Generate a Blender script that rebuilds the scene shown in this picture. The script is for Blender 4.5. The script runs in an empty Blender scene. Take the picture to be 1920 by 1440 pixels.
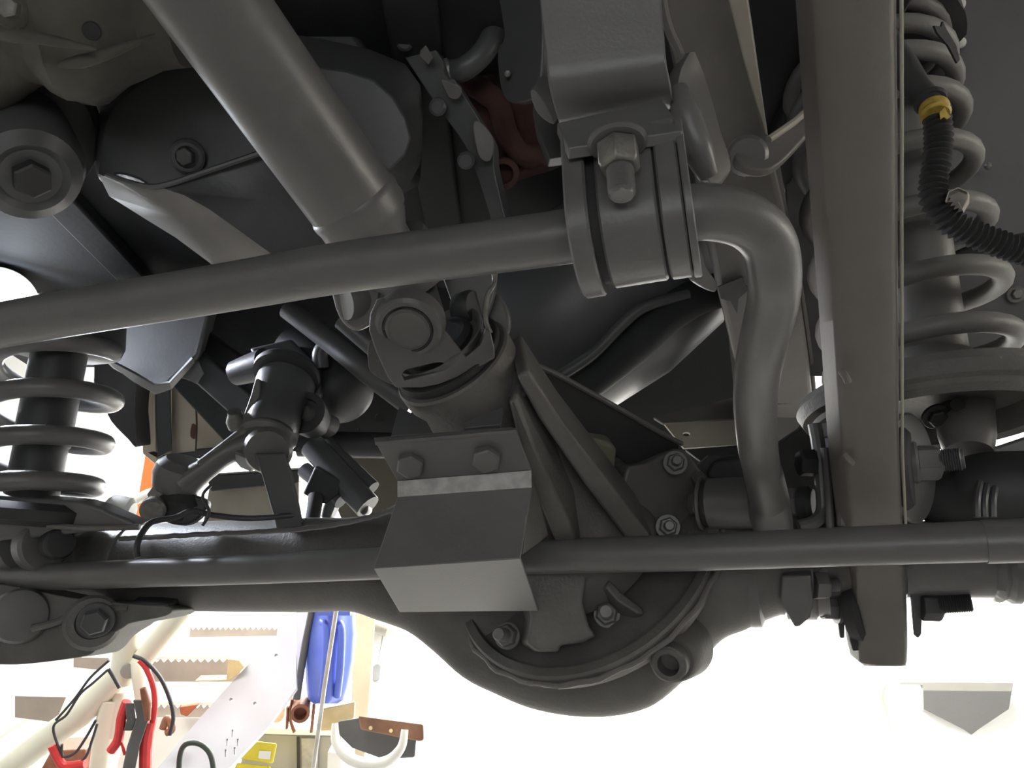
import bpy, bmesh, math, random
from mathutils import Vector, Matrix, noise
random.seed(7)
PI = math.pi
SC = bpy.context.scene
COL = SC.collection
# ------------------------------------------------------------------ camera
CAMZ = 1.10
PITCH = math.radians(20)
FPX = 1500.0
CAM = Vector((0, 0, CAMZ))
RT = Vector((1, 0, 0)); FW = Vector((0, math.cos(PITCH), math.sin(PITCH))); UP = Vector((0, -math.sin(PITCH), math.cos(PITCH)))
cd = bpy.data.cameras.new('camera'); cd.sensor_width = 36; cd.lens = 36 * FPX / 1920; cd.clip_start = 0.02
co = bpy.data.objects.new('camera', cd); COL.objects.link(co)
co.location = CAM; co.rotation_euler = (PI/2 + PITCH, 0, 0); SC.camera = co
# ------------------------------------------------------------------ view, world, lamps
SC.view_settings.view_transform = 'Standard'; SC.view_settings.look = 'None'
SC.view_settings.gamma = 1; SC.view_settings.use_curve_mapping = False
SC.view_settings.exposure = 0.15
w = bpy.data.worlds.new('world'); SC.world = w; w.use_nodes = True
w.node_tree.nodes['Background'].inputs[0].default_value = (0.8, 0.85, 1, 1)
w.node_tree.nodes['Background'].inputs[1].default_value = 0.02
def area(name, loc, target, sx, sy, power, col=(1, 1, 1)):
    l = bpy.data.lights.new(name, 'AREA'); l.shape = 'RECTANGLE'; l.size = sx; l.size_y = sy
    l.energy = power; l.color = col
    o = bpy.data.objects.new(name, l); COL.objects.link(o); o.location = loc
    o.rotation_euler = (Vector(target) - Vector(loc)).to_track_quat('-Z', 'Y').to_euler(); return o
area('ceiling_light_rear', (0.6, 3.9, 2.9), (0.6, 5.0, 0.9), 3.4, 0.3, 800, (1, .975, .935))
area('fill_light_side', (3.4, 0.2, 1.9), (0.6, 0.9, 1.35), 1.4, 0.9, 22, (1, .93, .82))  # unseen warm side light, added to lift the dark arch liner
area('fill_light_front', (-0.2, -2.2, 1.0), (0.1, 0.8, 1.2), 1.9, 0.8, 11, (.95, .98, 1))  # soft fill added low behind the camera to light the underside
area('work_light_left', (-1.68, 3.4, 1.95), (-0.42, 0.85, 1.2), 0.35, 0.35, 30, (.86, .92, 1))
area('fill_light_stairs', (-1.4, 0.9, 3.0), (-1.3, 3.0, 0.9), 1.2, 0.3, 50, (1, .98, .93))  # unseen overhead light added to brighten the stair stringer

# ------------------------------------------------------------------ helpers
def V3(r, u, t):                       # right, up in the view, toward the viewer
    return (RT * r + UP * u - FW * t)
def P(x, y, d):
    return CAM + FW * d + RT * ((x - 960) / FPX * d) + UP * ((720 - y) / FPX * d)
def PL(l): return [P(*q) for q in l]
def ray(x, y): return FW + RT * ((x - 960) / FPX) + UP * ((720 - y) / FPX)
def onplane(ref, pts):                 # project outline onto the real plane through three points
    a, b, c = PL(ref); n = (b - a).cross(c - a).normalized(); out = []
    for x, y in pts:
        r = ray(x, y); t = (a - CAM).dot(n) / r.dot(n); out.append(CAM + r * t)
    return out
def smooth2(pts, n=5, closed=True):
    out = []; m = len(pts)
    rng = range(m) if closed else range(m - 1)
    for i in rng:
        p = [pts[(i + k) % m] if closed else pts[min(max(i + k, 0), m - 1)] for k in (-1, 0, 1, 2)]
        for j in range(n):
            t = j / n
            out.append(tuple(0.5 * (2*b + (c - a)*t + (2*a - 5*b + 4*c - d)*t*t + (3*b - a - 3*c + d)*t**3) for a, b, c, d in zip(*p)))
    if not closed: out.append(tuple(pts[-1]))
    return out
def smooth3(pts, n=6):
    return [Vector(q) for q in smooth2([tuple(p) for p in pts], n, False)]
def frame(d):
    d = d.normalized(); a = Vector((0, 0, 1)) if abs(d.z) < .9 else Vector((1, 0, 0))
    u = d.cross(a).normalized(); return u, d.cross(u).normalized()
def rings(bm, rs, cap=True, closed=False):
    vs = [[bm.verts.new(p) for p in r] for r in rs]; n = len(vs[0])
    m = len(vs)
    for i in range(m if closed else m - 1):
        A, B = vs[i], vs[(i + 1) % m]
        for j in range(n):
            bm.faces.new((A[j], A[(j+1) % n], B[(j+1) % n], B[j]))
    if cap and not closed:
        bm.faces.new(vs[0][::-1]); bm.faces.new(vs[-1])
    return vs
def tube(bm, pts, r, seg=18, cap=True, flat=1.0):
    n = len(pts); rr = r if isinstance(r, (list, tuple)) else [r] * n
    if len(rr) != n:
        m = len(rr); rr = [rr[min(int(i*(m-1)/(n-1)), m-2)] * (1 - ((i*(m-1)/(n-1)) - min(int(i*(m-1)/(n-1)), m-2))) + rr[min(int(i*(m-1)/(n-1)), m-2)+1] * ((i*(m-1)/(n-1)) - min(int(i*(m-1)/(n-1)), m-2)) for i in range(n)]
    u = None; rs = []
    for i, p in enumerate(pts):
        d = (pts[min(i+1, n-1)] - pts[max(i-1, 0)]).normalized()
        if u is None: u, _ = frame(d)
        u = (u - d * u.dot(d)).normalized(); v = d.cross(u)
        rs.append([p + (u * math.cos(2*PI*k/seg) + v * math.sin(2*PI*k/seg) * flat) * rr[i] for k in range(seg)])
    rings(bm, rs, cap)
def lathe(bm, p0, p1, prof, seg=36, frac=False, up=None):
    d = (p1 - p0); L = d.length; d = d.normalized(); u, v = frame(d)
    if up is not None:
        u = (up - d * up.dot(d)).normalized(); v = d.cross(u)
    rs = []
    for t, r in prof:
        c = p0 + d * (t * L if frac else t); r = max(r, 1e-4)
        rs.append([c + (u * math.cos(2*PI*k/seg) + v * math.sin(2*PI*k/seg)) * r for k in range(seg)])
    rings(bm, rs)
def cone2(bm, a, b, r0, r1=None, seg=28, ch=.0008):
    L = (b - a).length; r1 = r0 if r1 is None else r1
    lathe(bm, a, b, [(0, r0 - ch), (ch, r0), (L - ch, r1), (L, r1 - ch)], seg)
def prism(bm, pts, vec):
    a = [bm.verts.new(p) for p in pts]; b = [bm.verts.new(p + vec) for p in pts]; n = len(a)
    bm.faces.new(a); bm.faces.new(b[::-1])
    for i in range(n): bm.faces.new((a[i], b[i], b[(i+1) % n], a[(i+1) % n]))
def newell(pts):
    n = Vector()
    for i, p in enumerate(pts):
        q = pts[(i+1) % len(pts)]; n += Vector(((p.y-q.y)*(p.z+q.z), (p.z-q.z)*(p.x+q.x), (p.x-q.x)*(p.y+q.y)))
    return n.normalized()
def away(pts):
    n = newell(pts); c = sum(pts, Vector()) / len(pts)
    return n if n.dot(c - CAM) > 0 else -n
def plate(bm, pts, th):
    prism(bm, pts, away(pts) * th)
def holed(bm, outer, holes, th):
    a = away(outer) * th; es = []
    for loop in [outer] + holes:
        vs = [bm.verts.new(p) for p in loop]
        es += [bm.edges.new((vs[i], vs[(i+1) % len(vs)])) for i in range(len(vs))]
    r = bmesh.ops.triangle_fill(bm, edges=es, use_beauty=True, use_dissolve=False)
    fs = [f for f in r['geom'] if isinstance(f, bmesh.types.BMFace)]
    e = bmesh.ops.extrude_face_region(bm, geom=fs)
    bmesh.ops.translate(bm, vec=a, verts=[v for v in e['geom'] if isinstance(v, bmesh.types.BMVert)])
    # keep the front as well
    for loop_i in range(0): pass
def ell(cx, cy, rx, ry, n=24, rot=0, a0=0, a1=2*PI):
    o = []
    for k in range(n):
        t = a0 + (a1 - a0) * k / n
        x, y = rx * math.cos(t), ry * math.sin(t)
        o.append((cx + x*math.cos(rot) - y*math.sin(rot), cy + x*math.sin(rot) + y*math.cos(rot)))
    return o
def box(bm, c, ax, ay, az):
    vs = [bm.verts.new(c + ax*i + ay*j + az*k) for i in (-1, 1) for j in (-1, 1) for k in (-1, 1)]
    for f in ((0,1,3,2), (4,6,7,5), (0,4,5,1), (2,3,7,6), (0,2,6,4), (1,5,7,3)): bm.faces.new([vs[i] for i in f])
def wbox(bm, x0, x1, y0, y1, z0, z1):
    box(bm, Vector(((x0+x1)/2, (y0+y1)/2, (z0+z1)/2)), Vector(((x1-x0)/2, 0, 0)), Vector((0, (y1-y0)/2, 0)), Vector((0, 0, (z1-z0)/2)))
def fold(bm, pairs, th):               # folded sheet metal from cross lines
    n = len(pairs); nr = []
    for i in range(n):
        ns = []
        for j in (i-1, i):
            if 0 <= j < n-1:
                q = [pairs[j][0], pairs[j][1], pairs[j+1][1], pairs[j+1][0]]; ns.append(newell(q))
        v = sum(ns, Vector()); nr.append(v.normalized())
    c = sum((a + b for a, b in pairs), Vector()) / (2*n)
    s = 1 if sum(k.dot(c - CAM) for k in nr) > 0 else -1
    rs = []
    for (a, b), k in zip(pairs, nr):
        rs.append([a, b, b + k*s*th, a + k*s*th])
    rings(bm, rs)
def hexa(bm, p, ax, r, h, washer=0, rot=0):
    ax = ax.normalized(); u, v = frame(ax)
    if washer:
        lathe(bm, p, p + ax, [(0, washer), (.0016, washer), (.0022, washer*.97)], 28); p = p + ax*.002
    rs = []
    for t, q in ((0, r), (h*.84, r), (h, r*.86)):
        rs.append([p + ax*t + (u*math.cos(rot+PI/3*k) + v*math.sin(rot+PI/3*k))*q for k in range(6)])
    rings(bm, rs)
def thread(bm, a, b, r, pitch=.0016, seg=20):
    L = (b-a).length; n = int(L / pitch); pr = [(0, r*.9)]
    for i in range(n): pr += [((i+.3)*pitch, r), ((i+.85)*pitch, r*.87)]
    pr += [(L, r*.8)]; lathe(bm, a, b, pr, seg)
def loft(bm, secs, cap=True): rings(bm, secs, cap)

# ------------------------------------------------------------------ materials
MC = {}
def mat(name, col, rough=.5, metal=0, var=.15, scale=30, bump=.0, bscale=200, spec=.5, col2=None, emit=0, stops=(.35, .7), trans=0):
    if name in MC: return MC[name]
    m = bpy.data.materials.new(name); m.use_nodes = True; nt = m.node_tree; b = nt.nodes['Principled BSDF']
    tc = nt.nodes.new('ShaderNodeTexCoord')
    n1 = nt.nodes.new('ShaderNodeTexNoise'); n1.inputs['Scale'].default_value = scale; n1.inputs['Detail'].default_value = 6
    nt.links.new(tc.outputs['Object'], n1.inputs['Vector'])
    cr = nt.nodes.new('ShaderNodeValToRGB'); c2 = col2 or tuple(c*(1-var*2) for c in col)
    cr.color_ramp.elements[0].position = stops[0]; cr.color_ramp.elements[1].position = stops[1]
    cr.color_ramp.elements[0].color = (*c2, 1); cr.color_ramp.elements[1].color = (*col, 1)
    nt.links.new(n1.outputs['Fac'], cr.inputs['Fac']); nt.links.new(cr.outputs['Color'], b.inputs['Base Color'])
    mr = nt.nodes.new('ShaderNodeMapRange'); mr.inputs['To Min'].default_value = max(rough-.07, .02); mr.inputs['To Max'].default_value = min(rough+.08, 1)
    nt.links.new(n1.outputs['Fac'], mr.inputs['Value']); nt.links.new(mr.outputs['Result'], b.inputs['Roughness'])
    b.inputs['Metallic'].default_value = metal; b.inputs['Specular IOR Level'].default_value = spec
    if trans: b.inputs['Transmission Weight'].default_value = trans
    if bump:
        n2 = nt.nodes.new('ShaderNodeTexNoise'); n2.inputs['Scale'].default_value = bscale; n2.inputs['Detail'].default_value = 4
        nt.links.new(tc.outputs['Object'], n2.inputs['Vector'])
        bp = nt.nodes.new('ShaderNodeBump'); bp.inputs['Strength'].default_value = bump; bp.inputs['Distance'].default_value = .001
        nt.links.new(n2.outputs['Fac'], bp.inputs['Height']); nt.links.new(bp.outputs['Normal'], b.inputs['Normal'])
    if emit:
        b.inputs['Emission Color'].default_value = (*col, 1); b.inputs['Emission Strength'].default_value = emit
    MC[name] = m; return m
PAINT = mat('satin_chassis_paint', (.128, .126, .122), .36, 0, .06, 25, .12, 500)
PAINT2 = mat('dusty_chassis_paint', (.15, .142, .132), .5, 0, .1, 18, .25, 260)
ARM = mat('control_arm_paint', (.145, .131, .119), .5, 0, .06, 12, .15, 300)
CAST = mat('rough_cast_paint', (.13, .125, .115), .5, 0, .14, 22, .55, 300)
BARE = mat('worn_edge_metal', (.46, .45, .43), .5, .2, .18, 90, .4, 400)
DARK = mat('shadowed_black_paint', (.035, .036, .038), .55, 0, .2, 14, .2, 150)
PAN = mat('oil_pan_paint', (.085, .087, .09), .38, 0, .1, 12, .15, 200)
FLOORP = mat('underbody_coating', (.022, .024, .027), .75, 0, .2, 8, .4, 120)
RUB = mat('black_rubber', (.03, .03, .031), .75, 0, .1, 30, .2, 300)
STEEL = mat('dull_zinc_steel', (.24, .235, .215), .4, .55, .16, 120, .25, 600)
RUST = mat('rusty_brown_iron', (.105, .045, .035), .85, 0, .25, 26, .6, 180)
CREAM = mat('cream_body_paint', (.42, .37, .30), .55, 0, .08, 9, .1, 150)
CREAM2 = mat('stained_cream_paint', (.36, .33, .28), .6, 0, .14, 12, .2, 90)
LINER = mat('grey_arch_liner', (.14, .14, .142), .7, 0, .12, 5, .25, 260, col2=(.115, .112, .108))
WHITEP = mat('white_plastic', (.8, .8, .76), .4, 0, .04)
YEL = mat('yellow_tape', (.55, .38, .06), .5, 0, .2, 200)
GEAR = mat('oily_gearbox_cast', (.10, .095, .078), .7, 0, .25, 14, .8, 80)
# workshop
WALL = mat('white_workshop_wall', (.86, .86, .84), .85, 0, .01, 2)
SIDE = mat('side_wall_paint', (.56, .56, .55), .9, 0, .03, 2)
CONC = mat('concrete_floor', (.24, .235, .225), .8, 0, .12, 5, .2, 60)
CEIL = mat('dark_ceiling_board', (.35, .35, .34), .9, 0, .04, 3)
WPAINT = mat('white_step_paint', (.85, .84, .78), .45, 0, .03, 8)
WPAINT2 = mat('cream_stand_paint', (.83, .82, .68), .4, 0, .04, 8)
UNDER = mat('shaded_tread_grey', (.42, .36, .31), .7, 0, .1, 10)  # shadowed undersides of the white stair, shade put into the colour
BLUE = mat('blue_plastic', (.10, .16, .62), .35, 0, .06, 6)
ORANGE = mat('orange_post_paint', (.85, .27, .08), .6, 0, .06, 10)
REDC = mat('red_cable_rubber', (.75, .05, .05), .45, 0, .1, 50)
BLKC = mat('black_cable_rubber', (.05, .05, .055), .5, 0, .1, 50)
WOOD = mat('brown_wood', (.26, .13, .075), .6, 0, .2, 16, .2, 90)
TAN = mat('tan_door_frame', (.60, .50, .36), .7, 0, .06, 10)
YBAG = mat('yellow_carton', (.80, .66, .05), .5, 0, .08, 20)
CBOARD = mat('cardboard', (.78, .62, .33), .8, 0, .08, 20)
GREYC = mat('grey_cabinet_paint', (.33, .32, .29), .5, 0, .05, 6)
DGREY = mat('dark_grey_metal', (.12, .12, .12), .5, .2, .08, 20)
COPPER = mat('brown_pipe', (.30, .12, .07), .5, .2, .15, 30)
MESHG = mat('grey_vent_mesh', (.14, .138, .136), .6, 0, .05, 200, .6, 400)
LAMP = mat('lamp_lens', (.82, .9, 1), .3, emit=18)

# ------------------------------------------------------------------ object makers
def link_mesh(name, bm, m, parent=None, bev=0, origin=None, ang=32):
    bmesh.ops.recalc_face_normals(bm, faces=bm.faces)
    me = bpy.data.meshes.new(name); bm.to_mesh(me); bm.free()
    for p in me.polygons: p.use_smooth = True
    me.set_sharp_from_angle(angle=math.radians(ang))
    me.materials.append(m)
    if parent is None:
        if origin is None:
            s = Vector()
            for v in me.vertices: s += v.co
            origin = s / len(me.vertices)
        me.transform(Matrix.Translation(-origin)); o = bpy.data.objects.new(name, me); o.location = origin
    else:
        root = parent
        while root.parent: root = root.parent
        me.transform(Matrix.Translation(-root.location)); o = bpy.data.objects.new(name, me); o.parent = parent
    COL.objects.link(o)
    if bev:
        b = o.modifiers.new('bevel', 'BEVEL'); b.width = bev; b.segments = 3; b.limit_method = 'ANGLE'; b.angle_limit = math.radians(35); b.harden_normals = False
    return o
def B(): return bmesh.new()
def tag(o, label, cat, group=None):
    o['label'] = label; o['category'] = cat
    if group: o['group'] = group
    return o
def thing(name, label, cat, loc, group=None):
    o = bpy.data.objects.new(name, None); o.location = loc; o.empty_display_size = .05; COL.objects.link(o)
    return tag(o, label, cat, group)
def part(parent, name, fn, m, bev=0, label=None, ang=32):
    bm = B(); fn(bm); o = link_mesh(name, bm, m, parent, bev, ang=ang)
    if label: o['label'] = label
    return o
def single(name, label, cat, fn, m, bev=0, group=None):
    bm = B(); fn(bm); return tag(link_mesh(name, bm, m, None, bev), label, cat, group)
def struct(name, fn, m):
    bm = B(); fn(bm); o = link_mesh(name, bm, m); o['kind'] = 'structure'; return o
def bolt(parent, p, ax, r, h, m=None, washer=0, name='bolt', stud=0, sr=None, label=None):
    m = m or PAINT
    o = part(parent, name, lambda bm: hexa(bm, p, ax, r, h, 0, .3), m, .0004)
    if washer: part(o, 'washer', lambda bm: lathe(bm, p - ax.normalized()*.001, p + ax, [(0, washer), (.0026, washer), (.0032, washer*.95)], 28), m)
    if stud:
        a = p + ax.normalized()*(h*.9); part(o, 'thread', lambda bm: thread(bm, a, a + ax.normalized()*stud, sr or r*.55), m)
    if label: o['label'] = label
    return o
# ================================================================== ROOM
struct('floor', lambda bm: wbox(bm, -4, 4.2, -3.4, 5.1, -.05, 0), CONC)
struct('wall_back', lambda bm: wbox(bm, -4, 4.2, 5.0, 5.1, 0, 3.2), WALL)
struct('wall_left', lambda bm: wbox(bm, -4.1, -4, -3.4, 5.1, 0, 3.2), SIDE)
struct('wall_right', lambda bm: wbox(bm, 4.2, 4.3, -3.4, 5.1, 0, 3.2), SIDE)
struct('wall_front', lambda bm: wbox(bm, -4, 4.2, -3.5, -3.4, 0, 3.2), SIDE)
struct('ceiling', lambda bm: wbox(bm, -4, 4.2, -3.4, 5.1, 3.2, 3.3), CEIL)

# ================================================================== UNDERBODY
def pan_fn(bm):
    z = CAMZ + .60
    wbox(bm, -1.0, .38, -1.0, 1.55, z, z + .03)
    for x in (-.62, -.40, -.12, .12, .30):
        wbox(bm, x, x + .05, -.9, 1.5, z - .02, z + .001)
single('body_floor', 'large black ribbed underbody floor panel above all the running gear', 'floor panel', pan_fn, FLOORP, .004)
# dark tunnel/firewall behind the engine
single('cross_panel', 'black body cross panel standing behind the propeller shaft and steering gear', 'panel',
       lambda bm: plate(bm, onplane([(300, 600, 1.28), (1400, 600, 1.28), (800, 820, 1.30)], [(330, 380), (1560, 300), (1545, 560), (1505, 800), (1420, 870), (1290, 880), (1150, 850), (760, 835), (440, 850), (300, 700)]), .02), FLOORP, .003)
def holes_panel(bm):
    ref = [(600, 800, 1.2), (760, 800, 1.2), (700, 880, 1.2)]
    holed(bm, onplane(ref, [(520, 700), (760, 700), (760, 852), (520, 846)]), [onplane(ref, ell(712, 783, 9, 8, 14)), onplane(ref, ell(673, 806, 3, 3, 8))], .004)
single('tunnel_side_plate', 'dark plate with round holes behind the cylindrical canister', 'plate', holes_panel, DARK)

# chassis rail (right)
t = thing('chassis_rail', 'grey box section chassis rail running back behind the bent end of the anti-roll bar', 'chassis rail', P(1400, 300, .75))
RREF = [(1245, 0, .60), (1418, 0, .60), (1470, 800, 1.02)]
def rail(bm):
    a = onplane(RREF, [(1215, -140), (1385, -140), (1420, 100), (1442, 258), (1478, 420), (1500, 545), (1520, 690), (1527, 770), (1500, 835), (1395, 832), (1383, 700), (1346, 548), (1290, 245)])
    plate(bm, a, .07)
part(t, 'web', rail, PAINT2, .006)
part(t, 'flange', lambda bm: plate(bm, onplane([(1360, 0, .57), (1416, 0, .575), (1440, 255, .68)], [(1330, -140), (1390, -140), (1402, 0), (1420, 120), (1441, 256), (1434, 250), (1400, 130), (1368, 0)]), .004), CREAM2, .001, 'narrow lit edge of the rail, its light painted in cream')  # lit side wall of the rail, its light put into paler paint
part(t, 'flange', lambda bm: tube(bm, smooth3(PL([(1441, 262, .735), (1480, 440, .83), (1503, 560, .89), (1521, 690, .96), (1527, 770, 1.0)])), .0035, 8), PAINT2)
part(t, 'stain', lambda bm: plate(bm, onplane([(1245, 0, .594), (1418, 0, .594), (1470, 800, 1.014)], [(1346, 538), (1392, 520), (1402, 545), (1385, 560), (1382, 588), (1370, 565), (1352, 560)]), .001), DARK, label='dark torn sealant patch on the rail')
part(t, 'hole', lambda bm: plate(bm, onplane([(1245, 0, .594), (1418, 0, .594), (1470, 800, 1.014)], ell(1398, 541, 6, 5, 12)), .001), RUB, label='small dark drain hole')
part(t, 'end_cap', lambda bm: plate(bm, onplane([(1400, 760, 1.0), (1527, 760, 1.0), (1450, 850, 1.02)], [(1400, 762), (1524, 758), (1529, 790), (1512, 826), (1470, 848), (1400, 850)]), .03), PAINT, .006)
part(t, 'weld_seam', lambda bm: tube(bm, smooth3(PL([(1395, 762, .985), (1450, 757, .985), (1522, 753, .985)])), .0025, 8), PAINT2)

t = thing('crossmember', 'pale crossmember with one round hole, behind the triangular web of the axle', 'crossmember', P(1300, 810, 1.05))
REF = [(1250, 790, 1.05), (1390, 780, 1.05), (1280, 840, 1.03)]
part(t, 'face', lambda bm: holed(bm, onplane(REF, [(1246, 795), (1420, 785), (1420, 832), (1282, 840)]), [onplane(REF, ell(1287, 814, 7, 4, 14))], .004), CREAM2)
part(t, 'upper_flange', lambda bm: plate(bm, onplane([(1240, 790, 1.06), (1390, 745, 1.1), (1390, 782, 1.05)], [(1225, 782), (1410, 736), (1410, 783), (1243, 793)]), .004), PAINT2, .001)
part(t, 'lower_flange', lambda bm: plate(bm, onplane([(1290, 842, 1.03), (1390, 833, 1.03), (1380, 862, 1.0)], [(1285, 842), (1410, 832), (1410, 858), (1320, 868)]), .004), DARK, .001)
part(t, 'dark_hole', lambda bm: plate(bm, onplane([(1245, 0, 1.26), (1418, 0, 1.26), (1470, 800, 1.26)], ell(1270, 719, 9, 9, 14)), .002), RUB)

t = thing('support_strut', 'grey tapered support strut reaching from the chassis rail to the control arm', 'strut', P(1450, 260, .7))
part(t, 'strut_plate', lambda bm: plate(bm, onplane([(1390, 290, .66), (1535, 190, .72), (1460, 300, .66)], smooth2([(1378, 290), (1405, 268), (1442, 262), (1480, 235), (1550, 178), (1550, 205), (1505, 262), (1462, 305), (1432, 318), (1398, 312)], 3)), .008), PAINT2, .002)
part(t, 'strut_lip', lambda bm: tube(bm, PL([(1441, 262, .675), (1487, 230, .69), (1550, 176, .71)]), .0032, 8), CREAM2, label='pale upper lip')
part(t, 'strut_eye', lambda bm: lathe(bm, P(1402, 292, .66), P(1398, 290, .70), [(0, .014), (.004, .017), (.03, .017)], 24), PAINT)
part(t, 'support_leg', lambda bm: plate(bm, onplane([(1440, 320, .72), (1470, 300, .72), (1460, 400, .76)], [(1440, 315), (1462, 305), (1478, 400), (1455, 390)]), .006), PAINT)

# wheel arch liner (right)
t = thing('arch_liner', 'large grey wheel arch liner panel behind the right coil spring', 'liner', P(1750, 350, 1.0))
def liner(bm):
    secs = []
    for i in range(13):
        y = -160 + i * (868 / 12)
        row = []
        for j in range(14):
            u = j / 13; x = 1478 + u * 620 + max(0, (420 - y)) * -.04
            d = 1.0 - .10 * u + .03 * math.sin(y / 240.) - .05 * (y/700)
            row.append(P(x, min(y, 705) + (0 if i < 12 else 6 * u), d))
        secs.append(row)
    vs = [[bm.verts.new(p) for p in r] for r in secs]
    bk = [[bm.verts.new(p + FW * .006) for p in r] for r in secs]
    for V in (vs, bk):
        for i in range(12):
            for j in range(13): bm.faces.new((V[i][j], V[i][j+1], V[i+1][j+1], V[i+1][j]))
    n, m = 13, 14
    per = [(0, j) for j in range(m)] + [(i, m-1) for i in range(1, n)] + [(n-1, j) for j in range(m-2, -1, -1)] + [(i, 0) for i in range(n-2, 0, -1)]
    for k in range(len(per)):
        a, b = per[k], per[(k+1) % len(per)]
        bm.faces.new((vs[a[0]][a[1]], vs[b[0]][b[1]], bk[b[0]][b[1]], bk[a[0]][a[1]]))
part(t, 'liner_panel', liner, LINER)
part(t, 'liner_edge', lambda bm: tube(bm, smooth3(PL([(1860, 690, .885), (1900, 694, .88), (1960, 706, .87)])), .006, 10), RUB, label='black rubber edge strip')
t2 = thing('push_pin', 'white round push pin with a dark centre at the top edge of the arch liner', 'fastener', P(1797, 8, .93), 'push pins on the arch liner')
part(t2, 'pin_head', lambda bm: lathe(bm, P(1797, 8, .945), P(1790, 12, .90), [(0, .008), (.004, .008), (.007, .0055), (.008, .002)], 22), WHITEP)
part(t2, 'pin_centre', lambda bm: lathe(bm, P(1797, 8, .938), P(1797, 8, .90), [(0, .0016), (.003, .0016)], 10), RUB)
t2 = thing('push_pin', 'white round push pin beside the top of the coil spring', 'fastener', P(1803, 80, .93), 'push pins on the arch liner')
part(t2, 'pin_head', lambda bm: lathe(bm, P(1801, 80, .945), P(1800, 84, .90), [(0, .0062), (.006, .0062), (.010, .004), (.011, .001)], 22), WHITEP)
t2 = thing('push_pin', 'small grey knob headed push pin right of the spring middle', 'fastener', P(1853, 312, .91), 'push pins on the arch liner')
part(t2, 'pin_head', lambda bm: lathe(bm, P(1853, 312, .93), P(1851, 310, .88), [(0, .002), (.016, .002), (.017, .0042), (.022, .0036), (.024, .001)], 16), STEEL)
t2 = thing('push_pin', 'grey flanged screw with washer at the right edge of the liner', 'fastener', P(1905, 552, .88), 'push pins on the arch liner')
part(t2, 'pin_washer', lambda bm: lathe(bm, P(1905, 552, .905), P(1902, 552, .85), [(0, .0098), (.002, .0098), (.003, .0085)], 24), STEEL)
part(t2, 'pin_head', lambda bm: hexa(bm, P(1904, 552, .902), V3(-.1, 0, 1), .0058, .006), STEEL, .0003)

# ================================================================== ENGINE SIDE (upper left)
t = thing('transfer_case', 'rough oily gearbox casting in the top left corner', 'gearbox', P(120, 60, .62))
def case(bm):
    secs = []
    for i in range(15):
        u = i / 14; x = -120 + u * 470
        cy = -20 + 14*math.sin(u*5); r = .085 * (1 + .10*math.sin(u*13)) * (1 - .5*max(0, u-.6))
        c = P(x, cy, .66); row = []
        for k in range(28):
            a = 2*PI*k/28; n = noise.noise(Vector((u*5, math.cos(a)*1.6, math.sin(a)*1.6)))
            row.append(c + (UP*math.cos(a) + FW*math.sin(a)*.8) * r * (1 + .22*n))
        secs.append(row)
    loft(bm, secs)
part(t, 'housing', case, GEAR)
for q in ([(-20, 66, .585), (60, 70, .58), (180, 92, .585)], [(110, 122, .60), (180, 108, .60), (290, 66, .62)]):
    part(t, 'rib', lambda bm: tube(bm, smooth3(PL(q)), [.002, .005, .004, .001], 12), GEAR)
part(t, 'boss', lambda bm: lathe(bm, P(22, 14, .60), P(16, 16, .55), [(0, .016), (.012, .014), (.016, .008)], 20), GEAR)
part(t, 'boss', lambda bm: lathe(bm, P(172, 58, .60), P(170, 62, .55), [(0, .007), (.012, .006)], 14), RUB)
bolt(t, P(20, 14, .575), V3(.1, -.3, 1), .008, .008, STEEL)

t = thing('flange_drum', 'round drum with a raised rim and a notched end nut at the far left', 'drum', P(40, 290, .66))
A0, A1 = P(10, 232, .75), P(68, 352, .67)
part(t, 'rim', lambda bm: lathe(bm, A0, A1, [(0, .072), (.012, .080), (.018, .077), (.018, .070), (.03, .070)], 48), DARK)
part(t, 'drum', lambda bm: lathe(bm, A0 + (A1-A0)*.05, A1, [(0, .049), (.03, .050), (.085, .048), (.105, .041), (.112, .030), (.108, .024), (.108, .002)], 44), PAN)
part(t, 'end_nut', lambda bm: hexa(bm, A0 + (A1-A0).normalized()*.112, (A1-A0), .016, .012, .019), DARK, .0006)

t = thing('oil_pan', 'dark pressed sump with a pale sloping lower edge, left of the propeller shaft', 'oil pan', P(330, 330, .72))
def sump(bm):
    # body from stacked outlines going back
    top = smooth2([(180, 300), (200, 150), (330, 60), (520, 60), (760, 120), (792, 250), (770, 340), (640, 470), (500, 484), (420, 486), (330, 430), (250, 370), (195, 345)], 3)
    mid = smooth2([(186, 318), (212, 200), (340, 120), (520, 120), (700, 150), (770, 260), (700, 330), (560, 300), (420, 320), (300, 352), (262, 335), (225, 325), (195, 330)], 3)
    secs = [onplane([(200, 300, .92), (600, 300, .92), (400, 0, .92)], top), onplane([(200, 300, .79), (600, 300, .79), (400, 100, .79)], top),
            onplane([(200, 300, .745), (600, 300, .735), (400, 100, .74)], mid)]
    loft(bm, secs)
part(t, 'pan_body', sump, PAN, .006)
def facets(bm, Fp):
    vs = [bm.verts.new(P(*q)) for q in Fp]; bk = [bm.verts.new(P(*q) + FW*.004) for q in Fp]
    n = len(vs); c = bm.verts.new(sum((v.co for v in vs), Vector())/n)
    for k in range(n):
        bm.faces.new((vs[k], vs[(k+1) % n], c)); bm.faces.new((vs[k], bk[k], bk[(k+1) % n], vs[(k+1) % n]))
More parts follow.
